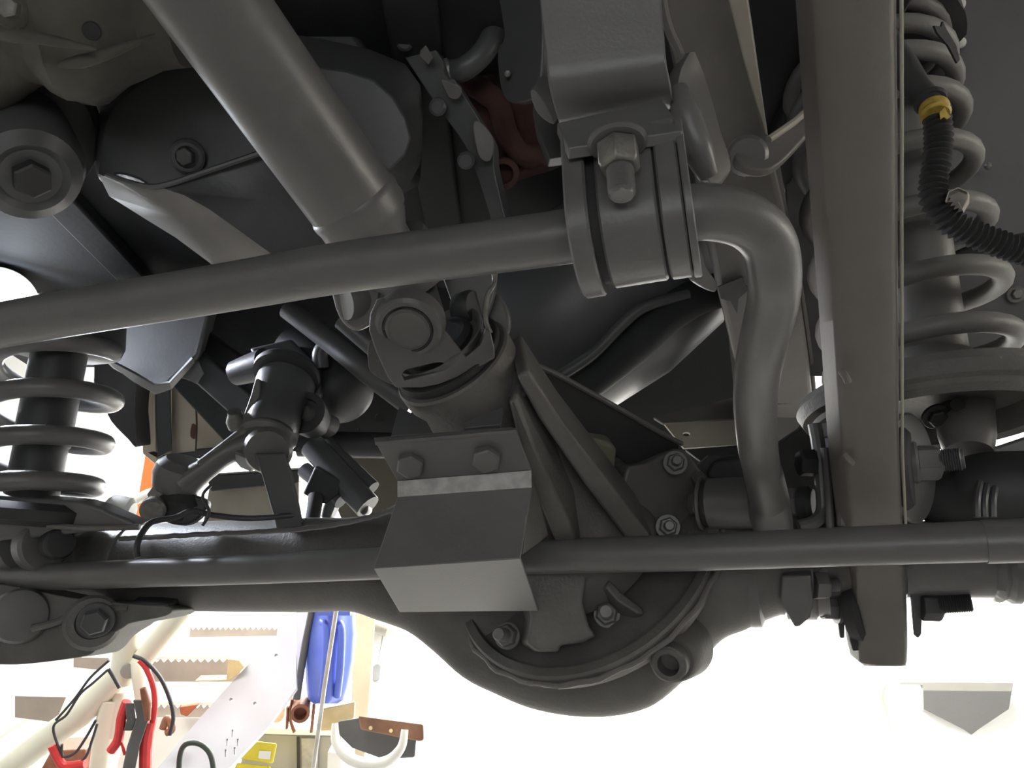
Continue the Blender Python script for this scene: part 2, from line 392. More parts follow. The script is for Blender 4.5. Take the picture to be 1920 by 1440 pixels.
part(t, 'outer_facet', lambda bm: facets(bm, [(184, 326, .745), (230, 345, .731), (300, 351, .727), (345, 366, .722), (392, 392, .720), (445, 430, .722), (520, 484, .728), (470, 510, .775), (400, 498, .785), (330, 446, .785), (262, 404, .78), (205, 368, .765)]), PAINT2, 0, 'paler outer facet of the sump', 70)
part(t, 'sloped_wall', lambda bm: facets(bm, [(300, 351, .727), (345, 366, .722), (392, 392, .720), (445, 430, .722), (520, 484, .728), (600, 500, .745), (640, 440, .75), (600, 300, .745), (560, 262, .738), (500, 284, .735), (400, 318, .731)]), PAN, 0, None, 70)
part(t, 'pan_edge', lambda bm: tube(bm, smooth3(PL([(200, 326, .730), (243, 342, .727), (300, 349, .726), (400, 317, .726), (500, 283, .727), (560, 262, .729)])), .0028, 8), PAN)
part(t, 'plug_boss', lambda bm: lathe(bm, P(352, 292, .74), P(346, 304, .69), [(0, .016), (.012, .0155), (.014, .013), (.014, .010), (.01, .0095)], 28), PAN)
bolt(t, P(351, 293, .732), V3(-.1, -.35, 1), .0085, .008, PAN, name='drain_plug')
single('gearbox_pan', 'dark flat sided gearbox pan behind the propeller shaft', 'pan',
       lambda bm: loft(bm, [onplane([(500, 0, .95), (800, 0, .95), (600, 300, .95)], [(455, -120), (650, -60), (712, 80), (795, 240), (788, 345), (700, 400), (560, 220)]), onplane([(500, 0, .80), (800, 0, .80), (600, 300, .80)], [(470, -90), (600, -30), (680, 80), (782, 250), (775, 330), (700, 370), (580, 220)])]), DARK, .006)

# rusty area and metal strip (top centre)
t = thing('engine_mount', 'rust brown cast engine mount with a tubular nose, above the anti-roll bar', 'engine mount', P(920, 240, .85))
part(t, 'mount_body', lambda bm: plate(bm, onplane([(850, 150, .86), (1000, 150, .84), (920, 330, .86)], smooth2([(800, 60), (860, 60), (930, 120), (1000, 180), (1060, 250), (1040, 300), (985, 320), (935, 335), (905, 320), (915, 270), (880, 215), (850, 170), (810, 130)], 3)), .04), RUST, .004)
part(t, 'mount_rib', lambda bm: tube(bm, smooth3(PL([(870, 150, .85), (930, 190, .835), (950, 250, .83), (980, 290, .835), (1030, 290, .84)])), .012, 12), RUST)
part(t, 'mount_nose', lambda bm: lathe(bm, P(940, 322, .86), P(947, 328, .80), [(0, .016), (.04, .0165), (.044, .015), (.044, .010), (.03, .009), (.03, .0005)], 28), RUST)
t = thing('flange_strip', 'long dark flange strip with bolt lugs running diagonally down behind the shaft', 'flange', P(800, 180, .8))
def strip(bm):
    L = [(655, -40), (700, 20), (760, 110), (820, 200), (870, 270), (895, 330), (915, 395), (925, 430)]
    R = [(700, -40), (760, 15), (815, 90), (865, 170), (905, 235), (925, 270), (925, 310), (945, 400), (955, 430)]
    ls, rs = smooth2(L, 4, False), smooth2(R, 4, False); n = min(len(ls), len(rs))
    fold(bm, [(P(*ls[i*(len(ls)-1)//(n-1)], .80), P(*rs[i*(len(rs)-1)//(n-1)], .79)) for i in range(n)], .012)
part(t, 'strip', strip, PAN, .001)
for x, y in ((760, 78), (822, 200), (875, 300)):
    part(t, 'lug', lambda bm: lathe(bm, P(x, y, .80), P(x-3, y+2, .77), [(0, .009), (.018, .0085), (.02, .006)], 16), PAN)
part(t, 'tab', lambda bm: plate(bm, onplane([(890, 250, .775), (925, 250, .775), (905, 300, .78)], smooth2([(888, 228), (905, 232), (926, 262), (920, 300), (900, 296), (890, 262)], 3)), .003), PAINT2, .001)
part(t, 'tab', lambda bm: plate(bm, onplane([(790, 100, .775), (810, 100, .775), (800, 120, .78)], [(788, 95), (798, 85), (812, 108), (803, 122), (786, 106)]), .003), PAINT2, .001)
part(t, 'tab', lambda bm: plate(bm, onplane([(840, 160, .775), (865, 160, .775), (850, 180, .78)], smooth2([(826, 150), (845, 155), (865, 165), (860, 185), (842, 182)], 3)), .003), PAINT2, .001)
t = thing('coolant_pipe', 'bent metal coolant pipe with a swaged end, top centre', 'pipe', P(890, 110, .8))
part(t, 'pipe', lambda bm: tube(bm, smooth3(PL([(846, 135, .80), (872, 128, .79), (905, 100, .79), (930, 60, .80), (955, 38, .83), (975, 0, .86)])), .0115, 16), PAN)
part(t, 'pipe_collar', lambda bm: lathe(bm, P(836, 138, .80), P(856, 132, .80), [(0, .011), (.002, .014), (.005, .014), (.007, .0115), (.011, .0115)], 22), STEEL)
bolt(t, P(765, 12, .78), V3(0, -.2, 1), .007, .006, STEEL)
bolt(t, P(810, 55, .79), V3(0, -.2, 1), .007, .006, STEEL)
t = thing('rear_bracket', 'dark grey bracket with a small rivet left of the bar clamp bracket', 'bracket', P(975, 120, .7))
part(t, 'bracket_plate', lambda bm: plate(bm, onplane([(940, 80, .74), (1010, 80, .70), (980, 190, .72)], smooth2([(935, -40), (1012, -40), (1014, 150), (1000, 185), (955, 192), (938, 165), (932, 95), (945, 65)], 3)), .01), PAN, .002)
part(t, 'rivet', lambda bm: lathe(bm, P(952, 138, .73), P(951, 138, .70), [(0, .003), (.006, .0028), (.007, .001)], 12), STEEL)
single('dark_cowl', 'dark casting at the top edge beside the bent coolant pipe', 'casting', lambda bm: lathe(bm, P(900, 0, .95), P(905, 0, .8), [(0, .05), (.05, .05), (.06, .04), (.063, .01)], 28), PAN)

# ================================================================== PROPELLER SHAFT + UNIVERSAL JOINT
S0, S1 = P(225, -236, .485), P(686, 412, .615)
t = thing('propeller_shaft', 'thick grey tubular propeller shaft coming down from the top left', 'propeller shaft', (S0+S1)/2)
L = (S1-S0).length
part(t, 'shaft_tube', lambda bm: lathe(bm, S0, S1, [(0, .0352), (L-.004, .0352), (L, .0345), (L, .0345)], 56), PAINT)
part(t, 'weld_ring', lambda bm: lathe(bm, S0, S1, [(L-.020, .0350), (L-.017, .0365), (L-.013, .0365), (L-.009, .0356), (L-.003, .0358), (L+.002, .0340)], 56), PAINT)
sd = (S1-S0).normalized()
part(t, 'neck', lambda bm: lathe(bm, S1 - sd*.005, S1 + sd, [(0, .033), (.012, .031), (.024, .024), (.05, .022)], 40), PAINT)
J = P(795, 560, .655)                                                    # joint centre
# upper yoke: two ears
part(t, 'yoke', lambda bm: plate(bm, onplane([(640, 500, .655), (700, 500, .650), (660, 600, .665)], smooth2([(612, 470), (700, 450), (720, 540), (700, 600), (668, 622), (640, 605), (622, 560)], 3)), .018), PAINT, .004)
part(t, 'yoke', lambda bm: plate(bm, onplane([(860, 500, .665), (930, 500, .66), (890, 600, .67)], smooth2([(820, 470), (895, 440), (925, 470), (927, 525), (918, 575), (890, 640), (862, 640), (850, 580)], 3)), .016), PAINT, .003)
part(t, 'yoke_web', lambda bm: lathe(bm, P(735, 450, .64), P(775, 520, .66), [(0, .028), (.02, .034), (.04, .030)], 30), PAINT)
part(t, 'bearing_cap', lambda bm: lathe(bm, P(680, 558, .67), P(632, 568, .655), [(0, .016), (.014, .0165), (.018, .0155), (.0185, .0005)], 28), PAINT)
part(t, 'bearing_cap', lambda bm: lathe(bm, P(865, 585, .672), P(905, 575, .66), [(0, .016), (.012, .0165), (.016, .0145)], 28), DARK)
part(t, 'lock_wire', lambda bm: tube(bm, smooth3(PL([(924, 505, .63), (927, 530, .63), (914, 555, .628), (911, 600, .625), (920, 625, .625)])), .002, 8), STEEL, label='pale lock tab')
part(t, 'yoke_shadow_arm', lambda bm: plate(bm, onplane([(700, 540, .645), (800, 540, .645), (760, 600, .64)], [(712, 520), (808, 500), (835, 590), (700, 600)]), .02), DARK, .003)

# ================================================================== AXLE
AX0, AX1 = P(-260, 1070, 1.16), P(2150, 1036, .66)
XD = (AX1 - AX0).normalized()
def axpt(x):                                                             # point of the axle line seen at column x
    n = RT * 1 ; r0 = (x - 960) / FPX
    a, b = AX0 - CAM, AX1 - CAM
    # solve (a+t(b-a)).RT = r0*(...).FW
    fa = a.dot(RT) - r0 * a.dot(FW); fb = b.dot(RT) - r0 * b.dot(FW)
    return AX0 + (AX1 - AX0) * (fa / (fa - fb))
Q = P(838, 664, .655)                                                    # pinion flange centre
C = P(1092, 1030, .80)                                                   # ring flange centre
AD = (Q - C).normalized()                                                # pinion axis, towards the viewer
ADX = (AD - XD * AD.dot(XD)).normalized(); BD = XD.cross(ADX).normalized()
axle = thing('axle_housing', 'dark grey solid axle housing with a round differential bowl across the picture', 'axle', axpt(1050))
TR = .053
def banjo(bm):
    prof = [(-240, TR, TR), (0, TR, TR), (300, TR, TR), (560, TR, TR), (660, .052, .051), (720, .060, .054), (780, .070, .056), (830, .086, .060), (880, .104, .064), (930, .113, .068), (990, .121, .072), (1060, .1245, .074), (1130, .1235, .074), (1200, .117, .072), (1250, .104, .070), (1300, .086, .066), (1345, .070, .060), (1390, .064, .053), (1440, .054, .050), (1500, .047, .047), (1560, .038, .038), (1720, .033, .033)]
    secs = []
    pr = smooth2(prof, 4, False)
    for x, b, a in pr:
        c = axpt(x) - ADX * (max(0, min(1, (b - TR)/.08)) * (a + .004))
        n = 56
        secs.append([c + (BD * math.cos(2*PI*k/n) * b + ADX * math.sin(2*PI*k/n) * a) for k in range(n)])
    loft(bm, secs)
part(axle, 'housing', banjo, CAST)
# seam along left tube
part(axle, 'weld_seam', lambda bm: tube(bm, [P(x, y, d) + Vector((0, 0, random.uniform(-.0006, .0006))) for x, y, d in smooth2([(225, 1010, .9), (300, 1006, .885), (400, 1001, .868), (520, 995, .85), (620, 985, .833), (700, 968, .812), (745, 950, .80)], 10, False)], .0028, 8), PAINT)
part(axle, 'clamp_band', lambda bm: lathe(bm, axpt(255), axpt(330), [(0, TR+.0003), (.001, TR+.0024), (.006, TR+.0024), (.007, TR+.0003)], 50), PAINT)
# ring flange with bolts
def ringf(bm):
    lathe(bm, C - AD*.02, C + AD, [(0, .137), (.014, .140), (.022, .140), (.024, .138), (.024, .130), (.020, .1285), (.012, .1285), (.012, .06)], 84)
part(axle, 'ring_flange', ringf, CAST)
def gob(bm):
    n = 90; u, v = frame(AD); rs = []
    for k in range(n):
        a = 2*PI*k/n; r = .1415 + .0012*math.sin(k*1.7) + .0014*noise.noise(Vector((k*.35, 0, 0)))
        c = C - AD*.004 + (u*math.cos(a) + v*math.sin(a))*r; e = (u*math.cos(a) + v*math.sin(a))
        q = .0028 + .0022*max(0, noise.noise(Vector((k*.22, 3, 1))))
        rs.append([c + e*q*math.cos(b*PI/4) + AD*q*math.sin(b*PI/4) for b in range(8)])
    rings(bm, rs, False, True)
part(axle, 'sealant_bead', gob, PAINT2, label='uneven sealant bead around the ring flange')
# fill plug boss
pb = P(1262, 1232, .70); pa = (P(1238, 1272, .655) - pb).normalized()
boss = part(axle, 'plug_boss', lambda bm: lathe(bm, pb - pa*.03, pb + pa, [(0, .030), (.02, .025), (.034, .021), (.036, .019), (.036, .0165), (.048, .0155), (.0495, .0135), (.0495, .0095), (.036, .009), (.036, .0005)], 36), CAST)
# casting (third member) in front
tm = thing('differential_carrier', 'ribbed cast differential carrier between the universal joint and the round bowl', 'casting', C)
LQ = (Q - C).length
def nose(bm):
    pr = [(.004, .080), (.014, .078), (.035, .069), (.07, .059), (.11, .052), (LQ-.085, .047), (LQ-.06, .047), (LQ-.045, .050), (LQ-.02, .0515), (LQ-.008, .0515), (LQ-.006, .050), (LQ-.006, .044), (LQ-.010, .043), (LQ-.010, .02)]
    lathe(bm, C, Q, pr, 64)
part(tm, 'nose', nose, CAST)
part(tm, 'oil_seal', lambda bm: lathe(bm, Q - AD*.012, Q + AD, [(0, .043), (.008, .047), (.013, .0475), (.014, .046), (.012, .02)], 56), RUB, label='black pinion oil seal ring')
def flat_rib(pts_axis, thick, bevel=.002, m=CAST, nm='rib', label=None):
    return part(tm, nm, lambda bm: plate(bm, pts_axis, thick), m, bevel, label)
# long rib to the right flange
flat_rib([P(968, 706, .622), P(990, 692, .625), P(1060, 800, .655), P(1215, 1000, .718), P(1235, 1040, .735), P(1196, 1040, .735), P(1100, 915, .69), P(1010, 785, .645)], .06, .003)
flat_rib([P(952, 752, .625), P(968, 745, .625), P(1006, 850, .640), P(1066, 975, .672), P(1085, 1030, .700), P(1045, 1030, .700), P(985, 880, .650)], .06, .003)
part(tm, 'recess', lambda bm: lathe(bm, P(962, 728, .66), P(972, 714, .62), [(0, .012), (.012, .013), (.02, .012)], 20), DARK, .001, 'dark square window beside the seal')
flat_rib(onplane([(1000, 960, .735), (1100, 960, .74), (1050, 1220, .700)], [(985, 985), (1030, 960), (1090, 985), (1165, 1040), (1165, 1075), (1100, 1085), (1093, 1130), (1106, 1175), (1120, 1192), (1095, 1205), (1052, 1210), (1048, 1222), (1008, 1222), (988, 1205), (996, 1160), (985, 1100)]), .05, .004, CAST, 'web')
flat_rib(onplane([(1150, 1100, .722), (1260, 1080, .74), (1200, 1160, .71)], [(1142, 1085), (1165, 1110), (1205, 1140), (1208, 1152), (1195, 1150), (1160, 1128), (1135, 1100)]), .03, .002, CAST, 'rib')
flat_rib(onplane([(1085, 820, .735), (1155, 830, .745), (1150, 920, .765)], [(1070, 822), (1098, 820), (1148, 832), (1157, 845), (1150, 925), (1128, 915)]), .05, .004, mat('olive_cast', (.15, .145, .105), .6, 0, .12, 20, .4, 200), 'block', 'olive tinted cast block')
flat_rib(onplane([(1180, 880, .77), (1300, 850, .80), (1230, 1000, .78)], smooth2([(1175, 880), (1210, 870), (1270, 842), (1300, 860), (1335, 930), (1345, 1000), (1330, 1050), (1190, 1050), (1170, 960)], 3)), .03, .004, CAST, 'side_flange')
for x, y, d in ((1266, 868, .775), (1252, 988, .765)):
    bolt(tm, P(x, y, d), V3(-.1, .25, 1), .009, .009, PAINT, .012, 'nut', .012)
bolt(tm, P(952, 1192, .748), V3(-.22, .3, .8), .0105, .012, PAINT, .0125, 'nut', .022, .0062)
bolt(tm, P(1138, 1152, .733), V3(-.12, .3, .8), .0105, .012, PAINT, .0125, 'nut', .022, .0065)
# triangular web
t = thing('triangular_web', 'dark triangular gusset plate right of the carrier with a thin folded top edge', 'gusset', P(1130, 800, .8))
wpts = onplane([(985, 680, .69), (1275, 835, .80), (1200, 890, .80)], [(988, 682), (1040, 702), (1160, 768), (1277, 832), (1268, 850), (1225, 878), (1195, 888), (1150, 850), (1080, 820), (1040, 770)])
part(t, 'web_plate', lambda bm: plate(bm, wpts, .006), DARK, .001)
part(t, 'top_edge', lambda bm: tube(bm, smooth3(PL([(986, 680, .685), (1040, 700, .705), (1160, 766, .75), (1240, 812, .78), (1278, 832, .795)])), .0026, 8), PAINT)
part(t, 'edge_weld', lambda bm: tube(bm, smooth3(PL([(1198, 888, .798), (1235, 872, .80), (1275, 845, .80)])), .0022, 8), PAINT)
# companion flange + lower yoke
t = thing('companion_flange', 'universal joint flange with a big round bearing cap and an oval slot', 'flange', Q)
part(t, 'dust_ring', lambda bm: lathe(bm, Q + AD*.012, Q + AD, [(-.010, .036), (0, .0405), (.003, .041), (.004, .040), (-.002, .034)], 56), PAINT)
part(t, 'hub', lambda bm: lathe(bm, Q - AD*.0, Q + AD, [(-.002, .02), (-.002, .030), (.014, .030), (.018, .026)], 44), DARK)
yref = [(700, 600, .600), (925, 600, .612), (800, 725, .616)]
def yoke_front(bm):
    out = onplane(yref, [(706, 564), (745, 552), (787, 556), (803, 580), (836, 622), (874, 669), (900, 648), (912, 618), (920, 622), (927, 650), (928, 672), (907, 684), (860, 707), (822, 721), (790, 727), (742, 727), (727, 707), (706, 662), (692, 620), (694, 590)])
    slot = onplane(yref, [(754, 704), (756, 697), (763, 693), (813, 681), (827, 680), (838, 685), (840, 690), (832, 694), (768, 711), (758, 714)])
    holed(bm, out, [slot[::-1]], .016)
part(t, 'yoke_ear', yoke_front, PAINT, .0012)
cn = V3(-.06, -.52, .85).normalized()
cc = P(766, 614, .603)
part(t, 'cap_boss', lambda bm: lathe(bm, cc - cn*.012, cc + cn, [(0, .0270), (.010, .0270), (.014, .0255), (.016, .0225), (.016, .0195), (.0125, .0190), (.0125, .002)], 48), PAINT)
part(t, 'bearing_cap', lambda bm: lathe(bm, cc + cn*.0005, cc + cn, [(0, .0172), (.0035, .0172), (.0047, .0150), (.0040, .0130), (.0040, .001)], 44), PAINT)
part(t, 'circlip', lambda bm: tube(bm, [cc + cn*.0035 + (frame(cn)[0]*math.cos(a) + frame(cn)[1]*math.sin(a))*.0182 for a in [k*.2 for k in range(25)]], .0009, 6), DARK)
part(t, 'far_ear', lambda bm: plate(bm, onplane([(860, 560, .69), (950, 560, .68), (900, 640, .68)], smooth2([(880, 560), (925, 545), (950, 575), (955, 610), (940, 640), (912, 672), (880, 650)], 3)), .01), PAINT, .003)
part(t, 'left_lug', lambda bm: plate(bm, onplane([(690, 640, .645), (720, 640, .645), (705, 700, .645)], smooth2([(692, 640), (712, 640), (730, 700), (738, 722), (700, 702), (690, 680)], 3)), .008), CAST, .002)

# ================================================================== MOUNTING BRACKET (folded)
t = thing('folded_bracket', 'folded grey sheet bracket with two hex bolts, bolted across the axle front', 'bracket', P(850, 980, .70))
BK = .925
prs = [((703, 829, .668), (967, 806, .655)), ((745, 902, .692), (996, 882, .676)), ((745, 932, .688), (997, 914, .672)), ((700, 1066, .655), (976, 1047, .640)), ((749, 1148, .745), (1010, 1146, .728))]
prs = [tuple((x, y, d*BK) for x, y, d in q) for q in prs]
def brk(bm, i, j, th=.0035): fold(bm, [(P(*a), P(*b)) for a, b in prs[i:j]], th)
part(t, 'sheet', lambda bm: brk(bm, 0, 5), PAINT, .0008)
part(t, 'bare_fold', lambda bm: fold(bm, [(P(a[0], a[1], a[2] - .0012), P(b[0], b[1], b[2] - .0012)) for a, b in prs[1:3]], .0012), BARE, .0002, 'pale worn fold line')
part(t, 'top_lip', lambda bm: fold(bm, [(P(703, 829, .667*BK), P(967, 806, .654*BK)), (P(701, 820, .675*BK), P(960, 800, .662*BK))], .003), PAINT, .0006)
part(t, 'side_tab', lambda bm: plate(bm, onplane([(997, 914, .626), (1030, 1005, .66), (980, 1045, .602)], [(997, 900), (1012, 940), (1028, 1003), (1014, 1015), (980, 1040), (990, 960)]), .003), CAST, .0005)
part(t, 'support_gusset', lambda bm: plate(bm, onplane([(735, 815, .62), (770, 770, .64), (800, 815, .62)], [(733, 818), (748, 762), (800, 790), (812, 812)]), .004), PAN, .0005)
part(t, 'support_gusset', lambda bm: plate(bm, onplane([(870, 810, .615), (940, 765, .63), (940, 800, .615)], [(868, 803), (870, 792), (945, 762), (938, 796)]), .004), PAN, .0005)
fn = -newell([P(*prs[0][0]), P(*prs[0][1]), P(*prs[1][1])]); fn = fn if fn.dot(FW) < 0 else -fn
bolt(t, P(771, 867, .682*BK - .002), fn, .0115, .008, PAINT)
bolt(t, P(912, 856, .671*BK - .002), fn, .0115, .008, PAINT)

# ================================================================== PANHARD ROD
t = thing('panhard_rod', 'long round grey track rod passing behind the folded bracket, lowest rod', 'rod', P(1200, 1038, .73))
def rod_d(x): return 45.0 / (48 + .0155 * x)
rp = [P(x, y, rod_d(x)) for x, y in ((-260, 1096), (0, 1085), (500, 1066), (850, 1050), (1000, 1044), (1300, 1036), (1600, 1024), (1920, 1012), (2150, 1004))]
part(t, 'rod_tube', lambda bm: tube(bm, rp, .015, 40), PAINT)
part(t, 'rod_collar', lambda bm: tube(bm, [P(1845, 1016, rod_d(1845)), P(2120, 1005, rod_d(2120))], .0158, 40), PAINT)
# ================================================================== CONTROL ARM
t = thing('control_arm', 'tall pale grey box section control arm standing upright in front of the right spring', 'control arm', P(1640, 700, .6))
apts = [(1612, -160, .395, 176, .030), (1612, 0, .42, 160, .030), (1618, 200, .455, 150, .030), (1624, 400, .495, 137, .030), (1631, 600, .545, 124, .031), (1640, 850, .61, 108, .034), (1652, 1000, .655, 98, .036), (1659, 1100, .685, 94, .037), (1662, 1200, .70, 93, .036), (1662, 1246, .705, 90, .026)]
def arm(bm):
    secs = []
    for x, y, d, wpx, dep in [tuple(q) for q in smooth2(apts, 4, False)]:
        c = P(x, y, d); h = wpx / 2 / FPX * d; a = RT; b = FW * 1.0
        # octagonal-ish rounded box, shallow faceted face
        k = .0065
        o = [(-h, k), (-h + k*.5, 0.002), (-h*.42, -.0022), (h*.05, -.003), (h*.62, -.0022), (h - k*.45, .0015), (h, k), (h, dep), (-h, dep)]
        secs.append([c + a*u + b*v for u, v in o])
    # rounded end: last section pulled back
    x, y, d, wpx, dep = apts[-1]; c = P(x, y + 4, d + .008); h = (wpx/2 - 5) / FPX * d
    secs.append([c + RT*u + FW*v for u, v in [(-h, .004), (-h, .002), (-h*.42, 0), (0, 0), (h*.62, 0), (h, .002), (h, .004), (h, .018), (-h, .018)]])
    loft(bm, secs)
part(t, 'arm_beam', arm, ARM, .001, ang=50)
part(t, 'edge_highlight', lambda bm: tube(bm, [P(x + wp/2 - 2, y, d + .002) for x, y, d, wp, q in apts[:7]], .0011, 8), CREAM2, label='thin pale painted highlight along the edge')  # light on the arm's right edge, laid on as a pale tube
part(t, 'weld', lambda bm: tube(bm, smooth3(PL([(1577, 695, .565), (1585, 705, .563), (1590, 716, .566)])), .0026, 10), ARM)
part(t, 'weld', lambda bm: tube(bm, smooth3(PL([(1583, 852, .61), (1592, 862, .608), (1597, 868, .612)])), .0026, 10), ARM)

# axle brackets of the arm
t = thing('arm_mount', 'dark stack of mounting plates and rubber bushes clasping the control arm at the axle', 'mount', P(1640, 900, .70))
part(t, 'mount_plate', lambda bm: plate(bm, onplane([(1530, 820, .74), (1600, 800, .70), (1560, 980, .72)], smooth2([(1528, 808), (1540, 775), (1570, 765), (1582, 790), (1596, 985), (1572, 990), (1552, 930), (1540, 860)], 3)), .006), DARK, .001)
part(t, 'mount_plate', lambda bm: tube(bm, smooth3(PL([(1527, 795, .72), (1535, 840, .715), (1540, 900, .71), (1543, 955, .705), (1528, 978, .70), (1498, 988, .70)])), .0060, 10, flat=1), PAINT)
part(t, 'mount_plate', lambda bm: tube(bm, smooth3(PL([(1546, 840, .70), (1552, 900, .695), (1557, 990, .69)])), .0035, 10), PAINT2)
part(t, 'mount_plate', lambda bm: tube(bm, smooth3(PL([(1570, 810, .68), (1575, 880, .68), (1580, 985, .675)])), .0045, 10), PAINT2)
part(t, 'mount_ear', lambda bm: plate(bm, onplane([(1530, 780, .73), (1580, 765, .70), (1560, 830, .72)], smooth2([(1526, 812), (1532, 780), (1552, 764), (1578, 762), (1580, 800), (1545, 822)], 3)), .01), PAINT, .002)
part(t, 'rubber_bush', lambda bm: lathe(bm, P(1590, 880, .69), P(1705, 878, .665), [(0, .028), (.006, .036), (.045, .036), (.05, .030)], 44), RUB)
part(t, 'bush_shell', lambda bm: lathe(bm, P(1672, 878, .685), P(1712, 877, .672), [(0, .040), (.014, .046), (.017, .0465), (.0185, .045)], 54), PAINT)
part(t, 'rubber_bush', lambda bm: lathe(bm, P(1596, 1140, .725), P(1614, 1140, .72), [(0, .010), (.0, .028), (.010, .030), (.014, .026)], 40), RUB)
part(t, 'dark_backing', lambda bm: plate(bm, onplane([(1300, 860, .84), (1560, 860, .84), (1400, 1010, .84)], [(1300, 880), (1330, 855), (1440, 845), (1500, 805), (1524, 775), (1545, 772), (1590, 760), (1600, 1020), (1290, 1020)]), .01), DARK, .001)  # dark backing plate added to close the bright gap behind the mount
o = part(t, 'nut', lambda bm: hexa(bm, P(1712, 868, .678), V3(1, .02, .12), .0155, .021, 0, .5), PAINT, .0008, 'large nut on the upper bolt')
part(o, 'stud', lambda bm: thread(bm, P(1758, 864, .672), P(1808, 860, .662), .0098, .0018, 28), PAN)
part(o, 'spacer', lambda bm: lathe(bm, P(1702, 868, .68), P(1720, 867, .677), [(0, .018), (.006, .0185), (.008, .017)], 34), PAINT)
o = part(t, 'nut', lambda bm: hexa(bm, P(1726, 1137, .70), V3(1, .0, .12), .0125, .017, 0, .5), DARK, .0008, 'nut on the lower bolt')
part(o, 'stud', lambda bm: thread(bm, P(1760, 1133, .695), P(1822, 1129, .685), .0085, .0018, 28), DARK)
part(t, 'side_washer', lambda bm: plate(bm, onplane([(1708, 1090, .70), (1728, 1090, .70), (1720, 1195, .70)], [(1706, 1080), (1734, 1080), (1728, 1190), (1722, 1197), (1716, 1192)]), .004), PAN, .001)
part(t, 'side_washer', lambda bm: plate(bm, onplane([(1568, 1090, .72), (1590, 1090, .72), (1580, 1195, .72)], [(1564, 1100), (1586, 1100), (1584, 1197), (1576, 1197)]), .004), PAN, .001)
part(t, 'side_washer', lambda bm: plate(bm, onplane([(1588, 1080, .71), (1612, 1080, .71), (1600, 1195, .71)], [(1588, 1090), (1616, 1090), (1612, 1220), (1600, 1221), (1594, 1200)]), .005), DARK, .001)
o = part(t, 'bolt', lambda bm: hexa(bm, P(1566, 1140, .725), V3(-1, .02, 0), .0115, .013), PAINT, .0006, 'bolt head left of the arm end')
part(o, 'washer', lambda bm: lathe(bm, P(1572, 1140, .725), P(1562, 1140, .725), [(0, .014), (.003, .014)], 26), PAINT)
part(t, 'bolt', lambda bm: hexa(bm, P(1526, 868, .71), V3(-1, .02, 0), .0125, .014), DARK, .0006)

# axle right hand end details
t = thing('axle_sleeve', 'stepped cylindrical sleeve with a beak shaped tab on the axle left of the control arm', 'sleeve', axpt(1430))
def offc(x, dy=0, dd=0):
    return P(x, 1036 + dy + (1500-x)*.02, 0) if 0 else axpt(x) + UP * (-dy * .0005) - FW * dd
sl0, sl1 = axpt(1312) - UP*.015 - FW*.006, axpt(1545) - UP*.015 - FW*.006
SLL = (sl1 - sl0).length
part(t, 'sleeve', lambda bm: lathe(bm, sl0, sl1, [(0, .040), (.002, .0455), (.036, .0455), (.037, .0435), (.040, .0435), (.041, .047), (.047, .0475), (.053, .047), (.056, .041), (.070, .036), (.074, .036), (.076, .040), (SLL-.012, .040), (SLL-.010, .037), (SLL, .037)], 50), PAINT)
part(t, 'clamp_tab', lambda bm: plate(bm, onplane([(1460, 1100, .70), (1520, 1100, .69), (1490, 1170, .70)], [(1462, 1125), (1466, 1080), (1521, 1078), (1524, 1140), (1520, 1158), (1500, 1175), (1490, 1177), (1476, 1152)]), .012), PAINT, .002)
o = part(t, 'nut', lambda bm: hexa(bm, P(1526, 1098, .70), V3(1, 0, 0), .0125, .012), PAINT2, .0006)
part(o, 'stud', lambda bm: thread(bm, P(1550, 1098, .70), P(1575, 1096, .70), .006), PAINT)
t = thing('axle_end_sleeve', 'grey axle end with rough crimped rings at the right edge', 'sleeve', axpt(1800))
e0, e1 = axpt(1690) - UP*.003, axpt(2050) - UP*.003
def crimp(bm):
    d = (e1-e0).normalized(); u, v = frame(d); rs = []
    for tt, r, j in ((0, .0335, 0), (.068, .0335, 0), (.070, .036, .002), (.074, .0375, .0018), (.078, .0355, .002), (.082, .0385, .001), (.088, .0385, .001), (.090, .035, 0), (.096, .036, 0), (.099, .046, 0), (.104, .052, 0), (.112, .053, 0), (.16, .053, 0)):
        rs.append([e0 + d*(tt + j*noise.noise(Vector((k*.8, tt*99, 0)))) + (u*math.cos(2*PI*k/48) + v*math.sin(2*PI*k/48))*(r + j*noise.noise(Vector((k*.6, tt*70, 2)))) for k in range(48)])
    rings(bm, rs)
part(t, 'sleeve', crimp, PAINT)
part(t, 'dark_boot', lambda bm: tube(bm, smooth3(PL([(1730, 930, .72), (1790, 935, .71), (1850, 925, .70), (1960, 930, .69)])), [.020, .030, .036, .040], 26), DARK)
part(t, 'hub_flange', lambda bm: plate(bm, onplane([(1850, 850, .76), (1920, 850, .75), (1900, 980, .74)], smooth2([(1838, 900), (1862, 880), (1905, 845), (1990, 830), (1990, 1000), (1830, 1000), (1820, 950)], 3)), .03), DARK, .004)
part(t, 'boot_clip', lambda bm: tube(bm, smooth3(PL([(1800, 905, .715), (1812, 885, .712), (1838, 888, .71), (1850, 905, .71)])), .006, 10), RUB)
for x in (1832, 1846, 1862):
    part(t, 'boot_ring', lambda bm: tube(bm, smooth3(PL([(x+6, 905, .675), (x, 935, .66), (x, 970, .655)])), .003, 8), PAN)

